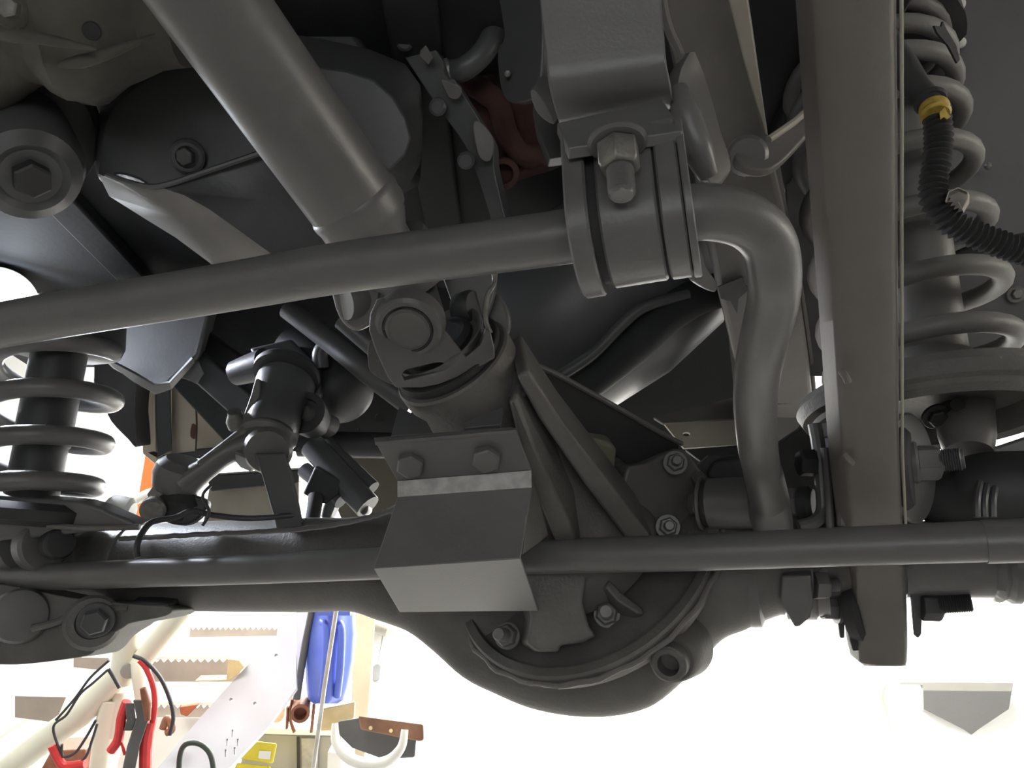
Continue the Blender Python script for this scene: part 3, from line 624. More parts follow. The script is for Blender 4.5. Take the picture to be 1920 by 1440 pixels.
# anti roll bar link bush
t = thing('link_bush', 'cylindrical link bush with washer and bolt under the end of the anti-roll bar', 'bush', P(1370, 945, .72))
part(t, 'shell', lambda bm: lathe(bm, P(1328, 944, .745), P(1415, 942, .725), [(0, .021), (.002, .0235), (.041, .0235), (.043, .022)], 44), PAINT)
part(t, 'rubber', lambda bm: lathe(bm, P(1317, 944, .748), P(1335, 944, .744), [(0, .020), (.002, .0215), (.007, .0215)], 40), RUB)
part(t, 'washer', lambda bm: lathe(bm, P(1313, 944, .75), P(1322, 944, .748), [(0, .0245), (.001, .0255), (.0028, .0255), (.0035, .0245)], 44), PAINT2)
part(t, 'bolt', lambda bm: hexa(bm, P(1313, 945, .75), V3(-1, 0, .1), .0105, .010), PAINT2, .0006)
part(t, 'saddle', lambda bm: plate(bm, onplane([(1330, 870, .77), (1420, 870, .75), (1380, 900, .76)], smooth2([(1328, 900), (1330, 872), (1350, 862), (1425, 862), (1425, 905)], 2)), .02), DARK, .004)
part(t, 'washer', lambda bm: lathe(bm, P(1418, 942, .725), P(1435, 942, .72), [(0, .0235), (.004, .0245), (.008, .0225)], 40), PAN)
part(t, 'nut', lambda bm: hexa(bm, P(1470, 942, .725), V3(1, 0, .1), .0135, .018), PAINT2, .0006)
part(t, 'nut_collar', lambda bm: lathe(bm, P(1500, 942, .72), P(1520, 942, .715), [(0, .015), (.008, .0155), (.012, .012)], 28), DARK)

# ================================================================== COIL SPRINGS
def spring(root, base, top_z, R, r, ztab, phase, mats, name='coil', turns_res=26, seg=14, taper=None):
    # ztab: heights of the right-hand extreme of each turn (world z, low to high)
    pts = []
    n = len(ztab)
    for i in range((n-1)*turns_res + 1):
        u = i / turns_res; k = min(int(u), n-2); f = u - k
        z = ztab[k]*(1-f) + ztab[k+1]*f
        a = 2*PI*u + phase
        RR = R if taper is None else R*(taper[0]*(1-u/(n-1)) + taper[1]*u/(n-1))
        c = base(z)
        pts.append(Vector((c.x + RR*math.cos(a), c.y + RR*math.sin(a), z)))
    return part(root, name, lambda bm: tube(bm, pts, r, seg), mats)
def zcol(x, y, Y):                      # world height seen at (x,y) on the vertical plane at world depth Y
    r = ray(x, y); return CAM.z + r.z * (Y - CAM.y) / r.y
rs = thing('coil_spring', 'grey coil spring around a shock absorber on the right, in front of the arch liner', 'coil spring', P(1716, 650, .75), 'coil springs of the axle')
cR = P(1712, 600, .755)
ys = [725, 652, 546, 432, 325, 238, 182, 138, 98, 70]
spring(rs, lambda z: cR, 0, .0785, .0092, [zcol(1720, y, cR.y) for y in ys], 0, PAINT2, 'coil', 32, 18)
def seat(bm):
    b = Vector((cR.x + .004, cR.y, zcol(1720, 785, cR.y)))
    lathe(bm, b, b + Vector((0, 0, 1)), [(.020, .001), (.020, .086), (-.002, .088), (-.006, .094), (-.002, .104), (.002, .106), (.004, .113), (.014, .118), (.022, .114), (.024, .001)], 80)
st = thing('spring_perch', 'round stamped spring seat dish under the right coil spring', 'spring seat', Vector((cR.x, cR.y, zcol(1720, 785, cR.y))))
part(st, 'dish', seat, CAST)
zs = zcol(1720, 785, cR.y)
part(st, 'bump_post', lambda bm: lathe(bm, P(1816, 850, .72), P(1806, 745, .755), [(0, .020), (.02, .024), (.045, .025), (.06, .025)], 30), PAINT2)
part(st, 'post_hole', lambda bm: lathe(bm, P(1796, 758, .715), P(1796, 756, .72), [(0, .006), (.004, .006)], 16), RUB)
bolt(st, P(1755, 780, .735), V3(0, -.5, .8), .009, .007, DARK, .013)
part(st, 'seat_bracket', lambda bm: plate(bm, onplane([(1830, 850, .72), (1900, 840, .71), (1860, 900, .71)], smooth2([(1818, 842), (1870, 835), (1990, 800), (1990, 860), (1905, 880), (1870, 880), (1850, 872)], 3)), .02), PAINT, .003)
single('pale_floor_strip', 'pale body sill strip seen between the threaded stud and the axle', 'sill', lambda bm: plate(bm, onplane([(1720, 900, .95), (1845, 870, .95), (1780, 880, .95)], [(1700, 892), (1848, 862), (1852, 892), (1700, 912)]), .02), CREAM2, .001)
ra = thing('shock_absorber', 'light grey tubular shock absorber inside the right coil spring', 'shock absorber', P(1730, 500, .75), 'shock absorbers')
part(ra, 'body', lambda bm: lathe(bm, P(1752, 695, .77), P(1690, 250, .80), [(0, .030), (.01, .032), (.14, .0315), (.142, .028), (.20, .028), (.26, .026)], 40), PAINT2)
part(ra, 'lower_clamp', lambda bm: lathe(bm, P(1752, 705, .752), P(1750, 665, .758), [(0, .036), (.012, .038), (.020, .036), (.022, .030)], 36), CAST)
tp = thing('spring_boot', 'torn black rubber sleeve over the top of the right coil spring', 'rubber boot', P(1740, 80, .80))
def boot(bm):
    rs_ = []; b = Vector((cR.x, cR.y, 0))
    for z, R_ in ((zcol(1720, 105, cR.y), .0985), (zcol(1720, 60, cR.y), .097), (zcol(1720, 20, cR.y), .086), (zcol(1720, 5, cR.y), .060)):
        rs_.append([Vector((b.x + math.cos(2*PI*k/60)*R_*(1+.03*noise.noise(Vector((k*.5, z*30, 0)))), b.y + math.sin(2*PI*k/60)*R_, z + (.014*noise.noise(Vector((k*.35, 0, 1))) + .010*noise.noise(Vector((k*1.1, 0, 1))) if z < zcol(1720, 90, cR.y) else 0))) for k in range(60)])
    rings(bm, rs_)
part(tp, 'boot', boot, RUB)
part(tp, 'torn_flap', lambda bm: plate(bm, onplane([(1770, 40, .70), (1800, 100, .71), (1760, 100, .70)], [(1752, 48), (1765, 50), (1768, 40), (1775, 55), (1793, 85), (1800, 112), (1795, 118), (1778, 85), (1758, 62)]), .002), RUB)

# left spring and shock absorber
ls = thing('coil_spring', 'dark coil spring on the left in front of the bright wall', 'coil spring', P(75, 800, .92), 'coil springs of the axle')
def cL(z):
    a, b = P(52, 940, .93), P(118, 660, .98); f = (z - a.z) / (b.z - a.z); return a*(1-f) + b*f
def zL(y):
    a, b = P(52, 940, .93), P(118, 660, .98)
    f = (940 - y) / 280.; return a.z*(1-f) + b.z*f
spring(ls, cL, 0, .068, .0112, [zL(y) for y in (985, 912, 832, 748, 664)], -.1, PAINT, 'coil', 30, 16)
la = thing('shock_absorber', 'dark shock absorber body inside the left coil spring', 'shock absorber', P(80, 800, .93), 'shock absorbers')
part(la, 'body', lambda bm: lathe(bm, P(52, 965, .93), P(122, 610, .98), [(0, .029), (.08, .029), (.082, .031), (.20, .031), (.21, .034), (.26, .036)], 36), DARK)
part(la, 'upper_cup', lambda bm: lathe(bm, P(118, 668, .98), P(128, 590, .99), [(0, .05), (.004, .064), (.016, .068), (.05, .066)], 40), DARK)
sl = thing('spring_perch', 'dark spring seat plate and arm at the left edge below the spring', 'spring seat', P(90, 950, .92))
part(sl, 'dish', lambda bm: lathe(bm, P(48, 985, .93), P(56, 945, .935), [(0, .05), (.006, .078), (.018, .082), (.026, .070)], 48), DARK)
part(sl, 'seat_arm', lambda bm: plate(bm, onplane([(0, 950, .90), (155, 940, .90), (250, 985, .90)], smooth2([(-80, 930), (60, 935), (155, 942), (210, 962), (262, 988), (190, 994), (60, 1010), (-80, 1010)], 2)), .03), PAINT, .004)
part(sl, 'seat_lip', lambda bm: tube(bm, smooth3(PL([(90, 985, .895), (160, 990, .895), (262, 988, .90)])), .0035, 8), PAINT2)

# left axle-end bushes and casting
t = thing('left_arm_end', 'dark lumpy arm casting with round bushes at the lower left corner', 'arm casting', P(100, 1150, .9))
part(t, 'casting', lambda bm: plate(bm, onplane([(0, 1100, .905), (250, 1130, .89), (100, 1240, .88)], smooth2([(-120, 1090), (0, 1095), (130, 1120), (240, 1132), (316, 1138), (312, 1154), (246, 1168), (232, 1176), (200, 1196), (176, 1222), (150, 1232), (60, 1244), (0, 1246), (-120, 1240)], 4)), .06), CAST, .010)
part(t, 'casting_cup', lambda bm: lathe(bm, P(36, 1156, .905), P(40, 1152, .84), [(0, .030), (.03, .030), (.036, .027), (.037, .022), (.037, .0005)], 40), PAINT)
part(t, 'casting_cup', lambda bm: lathe(bm, P(175, 1168, .900), P(172, 1166, .85), [(0, .030), (.02, .030), (.026, .026), (.026, .018), (.02, .017)], 40), CAST)
bolt(t, P(180, 1162, .872), V3(.3, 0, 1), .014, .014, PAN, .019)
part(t, 'cross_lip', lambda bm: tube(bm, smooth3(PL([(60, 1178, .875), (110, 1165, .88), (150, 1146, .885), (240, 1140, .89)])), .004, 10), CAST)
part(t, 'lock_tab', lambda bm: plate(bm, onplane([(240, 1140, .90), (318, 1140, .90), (300, 1155, .90)], [(236, 1132), (318, 1132), (314, 1156), (246, 1150)]), .03), DARK, .002)
t = thing('left_bush', 'large round rubber bush on the left end of the axle above the track rod', 'bush', P(90, 1020, .9))
part(t, 'shell', lambda bm: lathe(bm, P(22, 1025, .955), P(75, 1022, .92), [(0, .028), (.008, .031), (.03, .031), (.034, .029)], 44), PAINT)
part(t, 'shell', lambda bm: lathe(bm, P(68, 1022, .925), P(110, 1020, .90), [(0, .027), (.004, .030), (.018, .030), (.022, .027)], 44), PAINT)
part(t, 'bolt_head', lambda bm: lathe(bm, P(100, 1020, .91), P(132, 1018, .885), [(0, .017), (.016, .0175), (.02, .015)], 30), DARK)

# ================================================================== ANTI ROLL BAR + CLAMP
t = thing('anti_roll_bar', 'thick round anti-roll bar crossing the picture and bending down on the right', 'anti-roll bar', P(900, 468, .45))
bp = [(-260, 668, .640), (0, 610, .53), (400, 543, .490), (640, 502, .465), (900, 466, .44), (1060, 444, .432), (1190, 421, .428), (1290, 400, .432), (1350, 400, .418), (1402, 416, .424), (1438, 450, .432), (1451, 500, .444), (1450, 560, .465), (1432, 640, .495), (1420, 700, .525), (1416, 760, .555), (1420, 830, .60), (1430, 890, .645), (1440, 940, .68)]
bp = [(x, y, (22.2 / (42.5 + .0085*x)) if x < 1300 and i < 8 else d) for i, (x, y, d) in enumerate(bp)]
bar_pts = smooth3(PL(bp), 8)
part(t, 'bar', lambda bm: tube(bm, bar_pts, .0148, 40), PAINT)
part(t, 'flattened_end', lambda bm: tube(bm, smooth3(PL([(1430, 885, .64), (1440, 925, .672), (1446, 955, .69), (1450, 1000, .70)])), [.0155, .016, .017, .017], 24, flat=.8), PAINT)
def bd(x): return 22.2 / (42.5 + .0085*x)
t = thing('bar_clamp', 'rounded steel clamp with bolt and bushing gripping the anti-roll bar', 'clamp', P(1190, 421, bd(1190)))
K0, K1 = P(1085, 440, bd(1085)), P(1300, 402, bd(1300)); kd = (K1 - K0).normalized()
KM = (K0 + K1) / 2; KL = (K1 - K0).length
kup = V3(-.13, .86, -.42); kup = (kup - kd * kup.dot(kd)).normalized(); kf = kd.cross(kup).normalized()
if kf.dot(FW) > 0: kf = -kf                                              # toward the viewer
def dsec(c, R, top, n=28):
    o = [c + kup*top + kf*R]
    for k in range(n+1):
        a = PI * k / n
        o.append(c + kf*R*math.cos(a) - kup*R*math.sin(a))
    o.append(c + kup*top - kf*R)
    return o
def dband(bm, t0, t1, R, top, ch=.001):
    rings(bm, [dsec(K0 + kd*t0, R - ch, top - ch), dsec(K0 + kd*(t0+ch), R, top), dsec(K0 + kd*(t1-ch), R, top), dsec(K0 + kd*t1, R-ch, top-ch)])
part(t, 'bushing', lambda bm: dband(bm, .004, KL-.002, .0285, .038, .0004), RUB, label='black rubber bushing')
part(t, 'clamp_rim', lambda bm: dband(bm, -.001, .0105, .0345, .038, .0012), PAINT)
part(t, 'clamp_band', lambda bm: dband(bm, .0150, KL-.0165, .0315, .038, .0012), PAINT)
part(t, 'clamp_rim', lambda bm: dband(bm, KL-.0152, KL-.004, .0318, .038, .001), PAINT)
part(t, 'clamp_rim', lambda bm: dband(bm, KL-.0035, KL+.0005, .0325, .036, .0006), PAINT)
bref = onplane([(1045, 250, .425), (1240, 206, .420), (1270, 270, .385)], [(1045, 249), (1238, 205), (1276, 262), (1080, 300)])
top_n = V3(.12, .95, .3).normalized()
part(t, 'top_plate', lambda bm: prism(bm, [P(1044, 252, .432), P(1240, 208, .424), P(1279, 268, .398), P(1066, 300, .402)], V3(-.03, .0068, -.001).normalized()*0 + V3(0, .0055, .0025)), PAINT, .0008)
bx = P(1158, 272, .392); bax = V3(.02, -.93, .40).normalized()
o = part(t, 'bolt', lambda bm: hexa(bm, bx, bax, .0108, .0145, 0, .32), STEEL, .0008, 'hex nut with worn flats')
part(o, 'washer', lambda bm: lathe(bm, bx - bax*.0035, bx + bax, [(0, .0115), (.001, .0145), (.0022, .0148), (.0034, .0130)], 36), PAINT)
part(o, 'thread', lambda bm: thread(bm, bx + bax*.012, bx + bax*.0305, .0068, .0016, 28), PAINT)
part(t, 'clamp_foot', lambda bm: plate(bm, onplane([(1300, 500, .43), (1340, 520, .44), (1320, 545, .44)], smooth2([(1296, 440), (1312, 455), (1325, 500), (1345, 530), (1340, 548), (1312, 535), (1300, 515)], 3)), .006), PAINT, .001)

t = thing('clamp_hanger', 'broad rounded steel strap bracket hanging above the bar clamp', 'bracket', P(1140, 100, .45))
def strap(bm):
    prs = []
    L = [(1008, -160), (1012, 0), (1022, 90), (1028, 150), (1036, 190), (1046, 225), (1050, 238)]
    R = [(1232, -160), (1240, 0), (1246, 70), (1250, 118), (1258, 160), (1262, 190), (1266, 204)]
    D = [.425, .425, .424, .424, .430, .442, .452]
    l2, r2, d2 = smooth2(L, 4, False), smooth2(R, 4, False), [q[0] for q in smooth2([(d, 0) for d in D], 4, False)]
    fold(bm, [(P(*a, d + .004), P(*b, d - .004)) for a, b, d in zip(l2, r2, d2)], .006)
part(t, 'strap', strap, PAINT, .001, ang=50)
part(t, 'strap_edge', lambda bm: tube(bm, smooth3(PL([(1238, -60, .452), (1243, 10, .452), (1256, 60, .455), (1272, 95, .458), (1282, 130, .462)])), .0028, 8), PAINT2)
part(t, 'hook_roll', lambda bm: tube(bm, smooth3(PL([(1272, 165, .446), (1287, 220, .442), (1308, 280, .442), (1328, 328, .448)])), [.005, .0085, .0085, .006], 16), PAINT)
def hook(bm):
    L = [(1287, 100), (1262, 128), (1253, 160), (1262, 220), (1285, 280), (1306, 328), (1322, 343)]
    M = [(1300, 97), (1290, 140), (1290, 200), (1310, 250), (1330, 300), (1345, 335), (1346, 346)]
    R = [(1303, 97), (1320, 140), (1338, 200), (1352, 250), (1366, 290), (1369, 320), (1352, 346)]
    rs_ = []
    for a, b, c in zip(smooth2(L, 4, False), smooth2(M, 4, False), smooth2(R, 4, False)):
        mx = [a, ((a[0]*.75+b[0]*.25), a[1]*.75+b[1]*.25), ((a[0]+b[0])/2, (a[1]+b[1])/2), b, ((b[0]+c[0])/2, (b[1]+c[1])/2), c]
        ds = [.462, .448, .443, .452, .458, .462]
        f = [P(q[0], q[1], d) for q, d in zip(mx, ds)]
        bk = [P(q[0], q[1], .49) for q in (c, a)]
        rs_.append(f + bk)
    rings(bm, rs_)
part(t, 'hook_flange', hook, PAINT2, .0008, 'rounded hook flange with a paler outer face', 50)
part(t, 'back_lip', lambda bm: plate(bm, onplane([(1000, 180, .45), (1040, 200, .45), (1010, 230, .46)], smooth2([(994, 172), (1004, 172), (1026, 200), (1040, 232), (1022, 226), (1003, 205)], 3)), .02), PAINT, .001)
part(t, 'hanger_leg', lambda bm: plate(bm, onplane([(1000, 190, .50), (1060, 240, .50), (1050, 290, .50)], [(1000, 190), (1030, 205), (1062, 250), (1068, 292), (1030, 298), (1008, 240)]), .02), DARK, .001)

# ================================================================== EXHAUST behind
t = thing('exhaust_silencer', 'large smooth dark silencer drum behind the universal joint', 'silencer', P(1130, 620, 1.0))
part(t, 'drum', lambda bm: lathe(bm, P(905, 730, 1.02), P(1330, 400, 1.02), [(0, .06), (.02, .095), (.06, .115), (.20, .128), (.29, .12), (.34, .095), (.36, .05)], 48), PAN)
t = thing('exhaust_pipe', 'thick dark exhaust pipe curving up to the right behind the axle web', 'pipe', P(1180, 630, .9))
part(t, 'pipe', lambda bm: tube(bm, smooth3(PL([(1050, 760, .92), (1110, 710, .91), (1180, 655, .90), (1240, 600, .90), (1300, 560, .91), (1360, 540, .93)])), .021, 24), FLOORP)
single('brake_line', 'thin dark line running along the exhaust pipe', 'pipe', lambda bm: tube(bm, smooth3(PL([(1050, 705, .88), (1110, 665, .88), (1165, 610, .88), (1210, 575, .88), (1290, 552, .89)])), .0065, 12), PAN)

# ================================================================== CONDUIT ON THE RIGHT
t = thing('wiring_conduit', 'black ribbed wiring conduit with yellow tape hanging in front of the right spring', 'conduit', P(1760, 330, .62))
part(t, 'smooth_hose', lambda bm: tube(bm, smooth3(PL([(1650, 60, .66), (1690, 125, .645), (1720, 165, .635), (1755, 205, .622)])), [.0105, .0125, .0105, .0085], 20), RUB)
cpath = smooth3(PL([(1757, 222, .615), (1760, 260, .612), (1757, 300, .61), (1750, 345, .608), (1752, 378, .606), (1772, 408, .604), (1810, 432, .602), (1860, 452, .60), (1920, 472, .598), (1990, 492, .596)]), 40)
def conduit(bm):
    acc = 0; pr = []; last = cpath[0]
    for p in cpath:
        acc += (p - last).length; last = p
        ph = (acc / .0046) % 1; pr.append(.0092 + .0016 * (1 if ph < .5 else -1) * min(1, 4*min(ph % .5, .5 - ph % .5)))
    tube(bm, cpath, pr, 20)
part(t, 'ribbed_tube', conduit, RUB)
tp_ = part(t, 'yellow_tape', lambda bm: (lathe(bm, P(1751, 200, .624), P(1758, 228, .614), [(0, .0105), (.002, .0112), (.006, .0102), (.009, .0112), (.0115, .0098)], 22), plate(bm, onplane([(1760, 205, .60), (1785, 210, .60), (1775, 225, .60)], [(1762, 210), (1772, 200), (1776, 210), (1783, 218), (1776, 224), (1770, 219), (1764, 224)]), .001)), YEL, .0002, 'torn yellow tape band')
part(t, 'cable_collar', lambda bm: lathe(bm, P(1742, 186, .63), P(1755, 206, .62), [(0, .0112), (.003, .0125), (.006, .0110)], 22), RUB)
part(t, 'retaining_clip', lambda bm: fold(bm, smooth3(PL([(1775, 375, .60), (1782, 358, .598), (1795, 354, .597), (1812, 360, .597), (1812, 372, .598), (1806, 388, .60)]), 3) and [(P(a, b, .585), P(a + 3, b + 7, .612)) for a, b in ((1774, 378), (1780, 360), (1796, 353), (1813, 360), (1812, 374), (1804, 390), (1798, 378))], .0008), CREAM2, 0, 'metal retaining clip')
single('hose_behind_spring', 'black rubber hose passing behind the lower spring coils at the right edge', 'hose', lambda bm: tube(bm, smooth3(PL([(1690, 500, .86), (1760, 490, .84), (1830, 470, .82), (1960, 440, .80)])), .007, 12), RUB)

# ================================================================== STEERING AREA (centre left, behind)
t = thing('steering_box', 'dark steering gearbox with sector shaft housing, behind the bar', 'steering box', P(540, 700, 1.0))
part(t, 'top_cover', lambda bm: plate(bm, onplane([(470, 650, 1.02), (545, 635, 1.02), (600, 700, 1.0)], [(466, 652), (545, 634), (600, 690), (602, 740), (560, 760), (500, 700), (480, 672)]), .03), PAN, .004)
part(t, 'sector_housing', lambda bm: lathe(bm, P(545, 690, 1.0), P(510, 800, .94), [(0, .034), (.03, .036), (.05, .033), (.07, .030), (.09, .032), (.10, .028)], 32), PAN)
part(t, 'ring_lip', lambda bm: lathe(bm, P(540, 695, .985), P(530, 720, .97), [(0, .039), (.004, .041), (.010, .040)], 40), DARK)
part(t, 'side_tube', lambda bm: lathe(bm, P(498, 682, 1.0), P(440, 700, 1.02), [(0, .020), (.03, .018), (.05, .016)], 24), PAN)
part(t, 'side_cup', lambda bm: lathe(bm, P(590, 790, .99), P(572, 775, .96), [(0, .022), (.03, .026), (.036, .026), (.036, .018), (.03, .017)], 30), DARK)
part(t, 'side_port', lambda bm: lathe(bm, P(620, 800, 1.0), P(565, 770, .955), [(0, .014), (.04, .012), (.05, .008)], 24), PAINT)
t = thing('power_cylinder', 'plain dark cylindrical canister left of the pinion casting', 'canister', P(650, 730, 1.05))
part(t, 'canister', lambda bm: lathe(bm, P(560, 650, 1.10), P(668, 762, 1.02), [(0, .040), (.05, .043), (.118, .043), (.128, .040), (.138, .032), (.144, .020), (.146, .004)], 40), DARK)
part(t, 'canister_nipple', lambda bm: tube(bm, smooth3(PL([(602, 690, 1.0), (600, 665, 1.0), (606, 652, 1.0)])), .010, 12), PAN)
single('brace_rod', 'long dark rod running diagonally beside the universal joint', 'rod', lambda bm: tube(bm, smooth3(PL([(540, 578, .98), (620, 640, .96), (700, 706, .93), (775, 762, .92)])), .0135, 18), PAN)
single('brace_rod', 'short dark rod under the left bearing cap', 'rod', lambda bm: tube(bm, PL([(640, 600, .86), (745, 690, .85)]), .010, 14), PAN)
t = thing('pitman_arm', 'forged dark pitman arm clamped below the steering gearbox', 'steering arm', P(500, 830, .95))
part(t, 'hub', lambda bm: lathe(bm, P(512, 790, .955), P(494, 845, .93), [(0, .030), (.008, .034), (.022, .034), (.028, .030), (.03, .024), (.045, .022)], 30), PAINT)
part(t, 'arm', lambda bm: tube(bm, smooth3(PL([(500, 825, .935), (430, 848, .925), (385, 880, .92), (350, 905, .92)])), [.022, .017, .017, .022], 20, flat=.75), PAINT)
part(t, 'arm_ridge', lambda bm: tube(bm, smooth3(PL([(468, 800, .93), (430, 830, .92), (375, 872, .91)])), .006, 10), PAINT2)
bolt(t, P(470, 852, .925), V3(-.4, -.6, .6), .016, .014, PAINT, .02, 'nut')
part(t, 'clamp_jaw', lambda bm: plate(bm, onplane([(440, 790, .93), (480, 780, .93), (470, 720, .94)], smooth2([(478, 712), (487, 712), (486, 745), (470, 770), (462, 800), (448, 815), (440, 806), (455, 780), (470, 740)], 2)), .012), PAINT, .002)
part(t, 'clamp_bolt', lambda bm: lathe(bm, P(446, 800, .94), P(440, 775, .93), [(0, .011), (.008, .012), (.014, .010), (.018, .008), (.022, .008)], 20), STEEL)
t = thing('tie_rod_end', 'dark ball joint housing with a grease cap, at the left end of the pitman arm', 'ball joint', P(335, 900, .93))
part(t, 'joint_housing', lambda bm: lathe(bm, P(326, 925, .93), P(346, 862, .925), [(0, .018), (.006, .026), (.022, .030), (.034, .028), (.042, .020)], 32), PAINT)
part(t, 'joint_cap', lambda bm: lathe(bm, P(318, 892, .93), P(298, 890, .925), [(0, .018), (.008, .016), (.014, .008)], 24), STEEL)
part(t, 'lower_boot', lambda bm: lathe(bm, P(340, 925, .925), P(328, 975, .92), [(0, .020), (.010, .026), (.020, .018), (.03, .016)], 28), RUB)
part(t, 'end_cap', lambda bm: lathe(bm, P(288, 952, .90), P(284, 962, .885), [(0, .014), (.008, .014), (.011, .011)], 24), STEEL)
part(t, 'castle_nut', lambda bm: hexa(bm, P(305, 930, .92), V3(-.2, .3, .8), .013, .012), STEEL, .0006)
part(t, 'mount_lug', lambda bm: plate(bm, onplane([(290, 940, .91), (400, 930, .92), (350, 980, .91)], smooth2([(286, 945), (300, 930), (350, 925), (390, 940), (372, 972), (340, 985), (296, 972)], 3)), .02), DARK, .003)
t = thing('breather_hose', 'thin black hose looping over the axle and zip-tied on the left', 'hose', P(320, 980, .88))
part(t, 'hose', lambda bm: tube(bm, smooth3(PL([(258, 1046, .815), (256, 1030, .818), (262, 1008, .825), (280, 982, .84), (300, 975, .85), (330, 970, .86), (360, 958, .87), (400, 966, .88), (470, 972, .89), (560, 965, .90)])), .0032, 12), BLKC)
part(t, 'zip_tie', lambda bm: tube(bm, smooth3(PL([(380, 985, .85), (392, 960, .86), (380, 930, .87), (395, 910, .88)])), .0018, 8), BLKC)
t = thing('drop_link', 'flat dark drop link sloping down to the axle tube, centre left', 'link', P(530, 920, .9))
part(t, 'link_bar', lambda bm: loft(bm, [[P(x - wd, y, .90), P(x + wd, y - 2, .895), P(x + wd, y - 2, .925), P(x - wd, y, .93)] for x, y, wd in ((505, 850, 30), (520, 890, 29), (540, 970, 26), (545, 1000, 25))]), PAN, .003)
part(t, 'link_eye', lambda bm: lathe(bm, P(505, 838, .93), P(500, 850, .90), [(0, .024), (.016, .028), (.024, .024)], 28), PAINT)
t = thing('steering_linkage', 'cluster of dark linkage bars behind the bracket, left of the differential', 'linkage', P(630, 890, 1.0))
for a, b, r in (((585, 835, 1.0), (690, 950, .96), .016), ((612, 830, 1.02), (700, 915, .98), .009), ((570, 880, 1.0), (640, 940, .97), .010)):
    part(t, 'bar', lambda bm: tube(bm, PL([a, b]), r, 14), PAN)
part(t, 'linkage_bracket', lambda bm: plate(bm, onplane([(560, 900, .97), (640, 900, .96), (600, 960, .96)], [(590, 872), (640, 900), (634, 925), (606, 945), (566, 926)]), .02), DARK, .003)
part(t, 'linkage_bracket', lambda bm: plate(bm, onplane([(620, 900, .97), (690, 920, .96), (640, 970, .96)], smooth2([(625, 905), (660, 915), (690, 945), (680, 968), (655, 935), (632, 935), (618, 972), (600, 970), (612, 930)], 2)), .02), PAN, .003)
part(t, 'cross_bar', lambda bm: tube(bm, PL([(560, 832, 1.1), (760, 836, 1.1)]), .018, 16), DARK)
part(t, 'hose_stub', lambda bm: tube(bm, smooth3(PL([(592, 930, .96), (590, 950, .95), (585, 980, .94)])), .009, 12), RUB)
single('backing_panel', 'olive grey body panel behind the linkage bars', 'panel', lambda bm: plate(bm, onplane([(600, 850, 1.35), (740, 840, 1.35), (680, 950, 1.35)], [(570, 846), (770, 842), (770, 985), (640, 975), (600, 880)]), .03), mat('olive_panel', (.13, .125, .095), .7, 0, .1, 9), .003)

# body pieces on the left
t = thing('bumper_bracket', 'smooth grey angular bracket box under the bar on the left', 'bracket', P(280, 670, 1.15))
part(t, 'bracket_shell', lambda bm: loft(bm, [onplane([(190, 600, 1.25), (380, 600, 1.25), (280, 740, 1.25)], [(180, 540), (420, 540), (384, 672), (294, 734), (210, 690), (192, 672)]), onplane([(190, 600, 1.12), (380, 600, 1.08), (280, 740, 1.10)], [(184, 560), (400, 560), (374, 668), (310, 726), (288, 732), (214, 684), (196, 672), (186, 630)][:6] )]), PAN, .006)
part(t, 'bright_lip', lambda bm: tube(bm, smooth3(PL([(186, 600, 1.10), (187, 640, 1.10), (193, 672, 1.10), (196, 679, 1.10), (175, 676, 1.11)])), .0022, 8), BARE)
part(t, 'lower_rim', lambda bm: fold(bm, [(P(200, 674, 1.08), P(212, 688, 1.09)), (P(250, 700, 1.08), P(250, 716, 1.09)), (P(288, 722, 1.08), P(292, 740, 1.09)), (P(318, 718, 1.08), P(322, 730, 1.09)), (P(362, 672, 1.08), P(366, 680, 1.09))], .004), PAINT, .0006)
t = thing('twin_rail', 'pair of parallel dark channel bars sloping down right behind the bar', 'rail', P(400, 690, 1.15))
part(t, 'rail_bar', lambda bm: plate(bm, onplane([(300, 610, 1.16), (440, 700, 1.12), (480, 780, 1.10)], [(290, 612), (318, 605), (376, 660), (470, 740), (470, 790), (438, 782), (366, 718), (330, 680)]), .025), PAN, .003)
part(t, 'rail_bar', lambda bm: plate(bm, onplane([(330, 600, 1.20), (440, 680, 1.18), (480, 740, 1.17)], [(326, 598), (352, 596), (480, 690), (480, 745), (400, 680)]), .025), DARK, .003)
part(t, 'gusset_tab', lambda bm: plate(bm, onplane([(335, 700, 1.10), (370, 690, 1.10), (355, 715, 1.10)], [(332, 706), (352, 684), (372, 676), (382, 700), (368, 720), (352, 712)]), .003), PAINT, .0005)
def body_panel(bm):
    fold(bm, [(P(262, 690, 1.62), P(268, 850, 1.60)), (P(290, 700, 1.60), P(292, 870, 1.58)), (P(296, 700, 1.62), P(300, 870, 1.60)), (P(316, 690, 1.62), P(318, 868, 1.60)), (P(322, 650, 1.58), P(322, 860, 1.56)), (P(365, 650, 1.57), P(368, 850, 1.55)), (P(500, 660, 1.62), P(500, 840, 1.60))], .01)
t = thing('body_corner', 'cream painted body corner with a dark vertical recess behind the left bracket', 'body panel', P(370, 780, 1.58))
part(t, 'corner_panel', body_panel, CREAM)
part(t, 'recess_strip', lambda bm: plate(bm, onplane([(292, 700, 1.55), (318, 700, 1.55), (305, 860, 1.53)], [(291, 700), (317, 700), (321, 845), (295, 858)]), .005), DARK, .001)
part(t, 'panel_joint', lambda bm: tube(bm, smooth3(PL([(362, 712, 1.54), (367, 760, 1.54), (369, 800, 1.53), (367, 845, 1.53)])), .0018, 8), RUB, label='thin dark panel joint')
part(t, 'stain', lambda bm: lathe(bm, P(389, 747, 1.575), P(389, 748, 1.56), [(0, .004), (0.012, .009), (.014, .006)], 16), RUST, label='rust spot')
